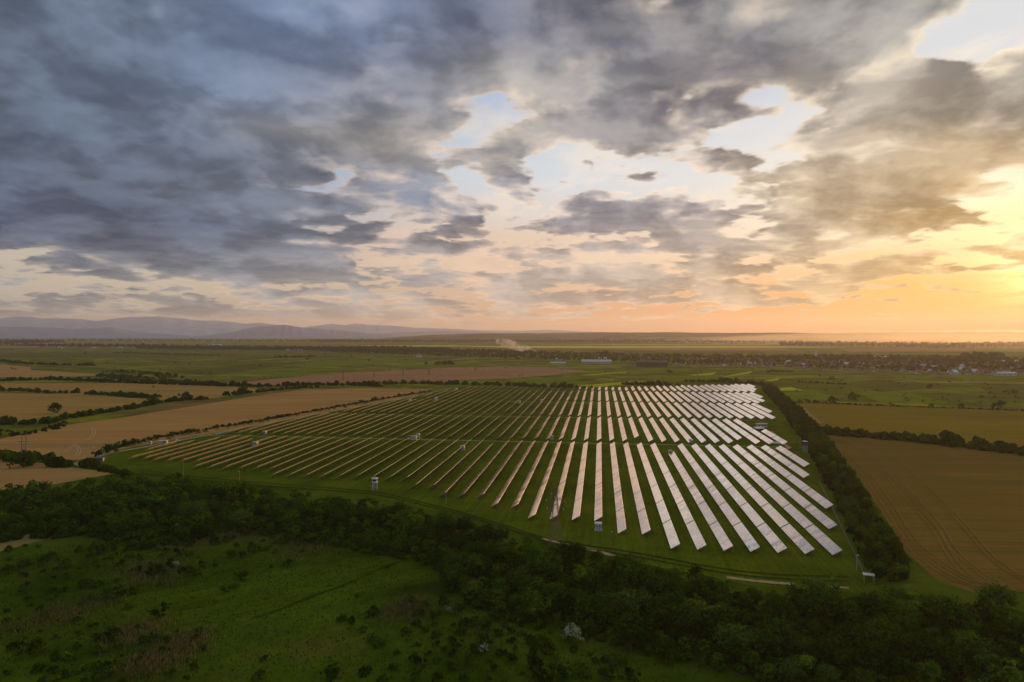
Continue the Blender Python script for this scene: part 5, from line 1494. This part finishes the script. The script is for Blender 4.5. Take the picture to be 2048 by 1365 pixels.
forest([(0, 687.5), (90, 687), (130, 688), (60, 690), (0, 690)], 34, 2.0, 'dark wood strip near the far left edge of the plain', 2)
forest([(-60, 681.5), (300, 681), (600, 682.5), (760, 684), (900, 685), (760, 687), (420, 686), (150, 685), (-60, 685)], 75, 1.7, 'blue-green forest band below the mountains', 3)
forest([(620, 683), (900, 684), (1040, 685.5), (1160, 685), (1160, 687), (900, 688), (640, 687)], 44, 1.8, 'forest band beyond the smoke', 4)
forest([(980, 685), (1250, 686), (1500, 687), (1700, 688.5), (1500, 690), (1200, 688.5), (1000, 687.5)], 46, 2.0, 'hazy tree belt at the foot of the plateau', 6)
forest([(1560, 691), (1700, 690), (1850, 692), (2060, 692), (2250, 693), (2250, 699), (2048, 698), (1880, 700), (1700, 696), (1560, 695)], 34, 1.9, 'hazy woods in the golden mist at the right', 5)
forest([(0, 693), (200, 694), (330, 695), (330, 697), (100, 697)], 30, 1.5, 'scattered dark trees behind the olive fields at the left', 8)
# tall tree groups in the golden haze
for i, (px, py, hh) in enumerate([(1925, 724, 26), (1934, 723, 28), (1941, 725, 25), (1950, 722, 30), (1957, 724, 27), (1964, 722, 29), (1972, 725, 24), (1981, 721, 26), (1988, 722, 28), (1996, 721, 27), (2004, 722, 25), (1947, 727, 20),
                                  (1863, 722, 20), (1874, 723, 21), (1788, 722, 18), (1731, 724, 17), (1206, 714, 20), (1213, 714, 22), (656, 701, 22)]):
    x, y = gp(px, py); k = (1, 0, 4)[i % 3]
    wh = 'in the golden haze at the right' if px > 1900 else 'above the village roofs at the right' if px > 1700 else 'above the wood edge behind the white hall' if px > 1100 else 'above the long dark wood at the left'
    plant(TREES[k], 'tall_tree', x, y, hh/TREES[k].h, rv.uniform(0, 6), f'tall dark {"slender" if k == 1 else "broad"} tree {wh}', 'tree', f'tall trees {wh}')
# notable buildings
def hall(px, py, w, l, h, rz, label, wm, rm, name='hall', pitch=.18, cat='building'):
    x, y = gp(px, py); r = empty(name, (x, y, 0), R(rz)); tag(r, label, cat)
    mb = MB(); mb.box((0, 0, h/2), (l, w, h)); 
    for s in (-1, 1): mb.poly([(s*l/2, -w/2*s, h), (s*l/2, w/2*s, h), (s*l/2, 0, h + w*pitch)])
    mb.build('wall', wm, r)
    mb = MB()
    for s in (-1, 1):
        P = [(-l/2 - .5, s*(w/2 + .5), h - .15), (l/2 + .5, s*(w/2 + .5), h - .15), (l/2 + .5, 0, h + w*pitch + .08), (-l/2 - .5, 0, h + w*pitch + .08)]
        mb.poly(P if s < 0 else P[::-1]); mb.poly([(a, b, c - .2) for a, b, c in (P[::-1] if s < 0 else P)])
    mb.build('roof', rm, r)
    mb = MB()
    for q in range(max(2, int(l/7))): mb.box((-l/2 + 3 + q*(l - 6)/max(1, int(l/7) - 1), -w/2 - .04, h*.55), (2.2, .1, h*.4))
    mb.build('window', GLASSY, r)
PALEW = plain_mat('aged_white', (.36, .35, .32), (.44, .43, .40), .8, .6, .2, 0)
BROWNH = plain_mat('brown_cladding', (.075, .055, .040), (.10, .075, .055), .8, .6, .2, 0)
hall(1193, 727.5, 26, 80, 6, 0, 'long white hall with a pale roof at the near edge of the village', PALEW, PALEW)
hall(1205, 722, 14, 24, 8, 0, 'smaller white hall just behind the long white one', PALEW, PALEW)
hall(1118, 721, 12, 26, 5, 4, 'left one of two white sheds left of the long white hall', PALEW, PALEW)
hall(1116, 729, 14, 40, 4, 4, 'low white shed before the trees left of the long white hall', PALEW, PALEW)
hall(1303, 733.5, 26, 74, 11, 2, 'large dark hall at the near edge of the village', BROWNH, BROWNH)
hall(1268, 731, 10, 44, 3, 2, 'low ochre sheds left of the large dark hall', walls[1], roofs[1])
hall(1346, 733, 10, 34, 3, 2, 'low ochre sheds right of the large dark hall', walls[1], roofs[0])
hall(1496, 730, 10, 16, 7, 84, 'white house showing its tall gable at the near edge of the village', walls[0], roofs[1], pitch=.6)
hall(1534, 734, 12, 20, 4, 3, 'low white building at the right of the white gabled house', WHITE, roofs[1])
hall(1706, 716.5, 18, 96, 10, 2, 'long brown block of flats rising behind the village', roofs[1], roofs[1])
hall(1763, 719.5, 16, 44, 8, 4, 'white block with a bright roof right of the long brown block', walls[0], WHITE)
hall(1708, 735, 10, 20, 4, 5, 'small building with a shining white roof among the houses', walls[0], WHITE)
hall(1715, 739.5, 9, 22, 3, 5, 'low building with a pale roof below the shining white one', walls[0], WHITE)
hall(1851, 737, 9, 22, 3, -30, 'slanting shed whose roof glints in the sun', walls[1], WHITE)
hall(1897, 748, 8, 30, 3, 5, 'low pale sheds at the near edge of the right part of the village', walls[1], roofs[2])
hall(2011, 752, 14, 34, 5, 2, 'white shed at the near edge of the village, far right', PALEW, PALEW)
hall(591, 703.2, 30, 92, 6, 2, 'long white hall before the dark wood left of the village', PALEW, PALEW)
hall(646, 701.5, 20, 50, 5, 2, 'grey shed right of the long white hall by the dark wood', walls[0], roofs[2])
hall(733, 703.5, 20, 44, 5, 8, 'white farm shed at the left end of the village', PALEW, PALEW)
hall(838, 715, 12, 18, 6, 80, 'pale house with a steep gable at the left end of the village', walls[0], roofs[1], pitch=.5)
hall(430, 692.5, 30, 80, 6, 0, 'tiny white hall beyond the dark wood at the left', PALEW, PALEW)
for px, py, lb in ((120, 696.5, 'leftmost'), (187, 697, 'middle'), (240, 696.6, 'rightmost')):
    hall(px, py, 14, 26, 5, 0, f'{lb} of three tiny white farm buildings far out at the left', PALEW, PALEW)
# church
x, y = gp(1637, 722); r = empty('church', (x, y, 0), R(10)); tag(r, 'pale church with a slender spire rising over the village', 'church')
mb = MB(); mb.box((6, 0, 5), (22, 11, 10)); mb.box((-7, 0, 10), (6, 6, 20)); mb.build('wall', walls[0], r)
mb = MB()
for s in (-1, 1):
    P = [(-4, s*6.2, 9.6), (17.5, s*6.2, 9.6), (17.5, 0, 15), (-4, 0, 15)]; mb.poly(P if s < 0 else P[::-1])
mb.build('roof', roofs[1], r)
mb = MB(); B = [(-10.2, -3.2, 20), (-3.8, -3.2, 20), (-3.8, 3.2, 20), (-10.2, 3.2, 20)]
for i in range(4): mb.poly([B[i], B[(i+1) % 4], (-7, 0, 30)])
mb.build('spire', roofs[2], r)

# ------------------------------------------------------------------ smoke and air
def smoke(name, path, radii, dens, label, seed):
    m = bpy.data.materials.new('smoke'); m.use_nodes = True
    g = G(m.node_tree); out = g.n('ShaderNodeOutputMaterial'); v = g.n('ShaderNodeVolumePrincipled')
    pos = g.geo('Position'); n = g.noise(pos, 0.035, 4, .62)
    g.put(v.inputs['Color'], (.97, .95, .93)); g.put(v.inputs['Density'], g.step(n, .42, .66, 0.0, dens)); v.inputs['Anisotropy'].default_value = .3
    g.t.links.new(v.outputs[0], out.inputs['Volume'])
    m.cycles.volume_step_rate = 1.0
    mb = MB(); K = 12; rings = []
    rn = random.Random(seed)
    for i, (p, rd) in enumerate(zip(path, radii)):
        rings.append([(p[0], p[1] + math.cos(2*math.pi*k/K)*rd*rn.uniform(.8, 1.2), max(.4, p[2] + math.sin(2*math.pi*k/K)*rd*.8*rn.uniform(.8, 1.2))) for k in range(K)])
    for a, b in zip(rings, rings[1:]):
        for k in range(K): mb.quad(a[k], b[k], b[(k+1) % K], a[(k+1) % K])
    mb.poly(rings[0]); mb.poly(rings[-1][::-1])
    tag(mb.build(name, m), label, 'smoke', None, 'stuff')
x0, y0 = gp(1076, 709)
smoke('smoke_plume', [(x0, y0, 4), (x0 - 14, y0, 10), (x0 - 36, y0 + 5, 17), (x0 - 64, y0 + 10, 25), (x0 - 96, y0 + 14, 34), (x0 - 130, y0 + 20, 43), (x0 - 170, y0 + 30, 50)], [5, 12, 17, 21, 24, 24, 14], .045, 'pale smoke drifting left from a fire behind the village trees', 3)
x0, y0 = gp(110, 687)
smoke('smoke_plume', [(x0, y0, 4), (x0 - 20, y0, 14), (x0 - 50, y0, 30), (x0 - 80, y0, 45)], [4, 10, 14, 10], .05, 'thin wisp of smoke far out at the left', 4)

# low mist lying beyond the village on the sunny side
m = bpy.data.materials.new('golden_mist'); m.use_nodes = True
g = G(m.node_tree); out = g.n('ShaderNodeOutputMaterial'); v = g.n('ShaderNodeVolumePrincipled')
g.put(v.inputs['Color'], (.97, .93, .84)); v.inputs['Density'].default_value = 0.8e-4; v.inputs['Anisotropy'].default_value = 0.66
g.t.links.new(v.outputs[0], out.inputs['Volume'])
cxm, cym = gd(2350, 4700); mb = MB(); K = 48; prev = None
ax = math.atan2(cxm, cym)
for j in range(9):
    f = j/8; rad_ = math.sin(f*math.pi/2); zz = 115*math.cos(f*math.pi/2)
    ring = []
    for k in range(K):
        a = 2*math.pi*k/K; wob = 1 + .10*math.sin(3*a + 1) + .06*math.sin(7*a)
        u, w_ = math.cos(a)*3900*rad_*wob, math.sin(a)*2700*rad_*wob
        ring.append((cxm + u*math.cos(ax) + w_*math.sin(ax), cym - u*math.sin(ax) + w_*math.cos(ax), 1.0 + zz))
    if prev:
        for k in range(K): mb.quad(prev[k], ring[k], ring[(k+1) % K], prev[(k+1) % K])
    prev = ring
mb.poly([(x, y, 0.9) for x, y, z in prev][::-1])
tag(mb.build('mist', m), 'golden mist lying low beyond the village at the right', 'mist', None, 'stuff')

m = bpy.data.materials.new('evening_haze'); m.use_nodes = True
g = G(m.node_tree); out = g.n('ShaderNodeOutputMaterial'); v = g.n('ShaderNodeVolumePrincipled')
g.put(v.inputs['Color'], (.93, .91, .88)); v.inputs['Density'].default_value = HAZE; v.inputs['Anisotropy'].default_value = HAZE_G
g.t.links.new(v.outputs[0], out.inputs['Volume'])
mb = MB(); mb.box((0, 12500, 334), (54000, 29500, 670)); 
hz = mb.build('haze', m); tag(hz, None, None, None, 'stuff')
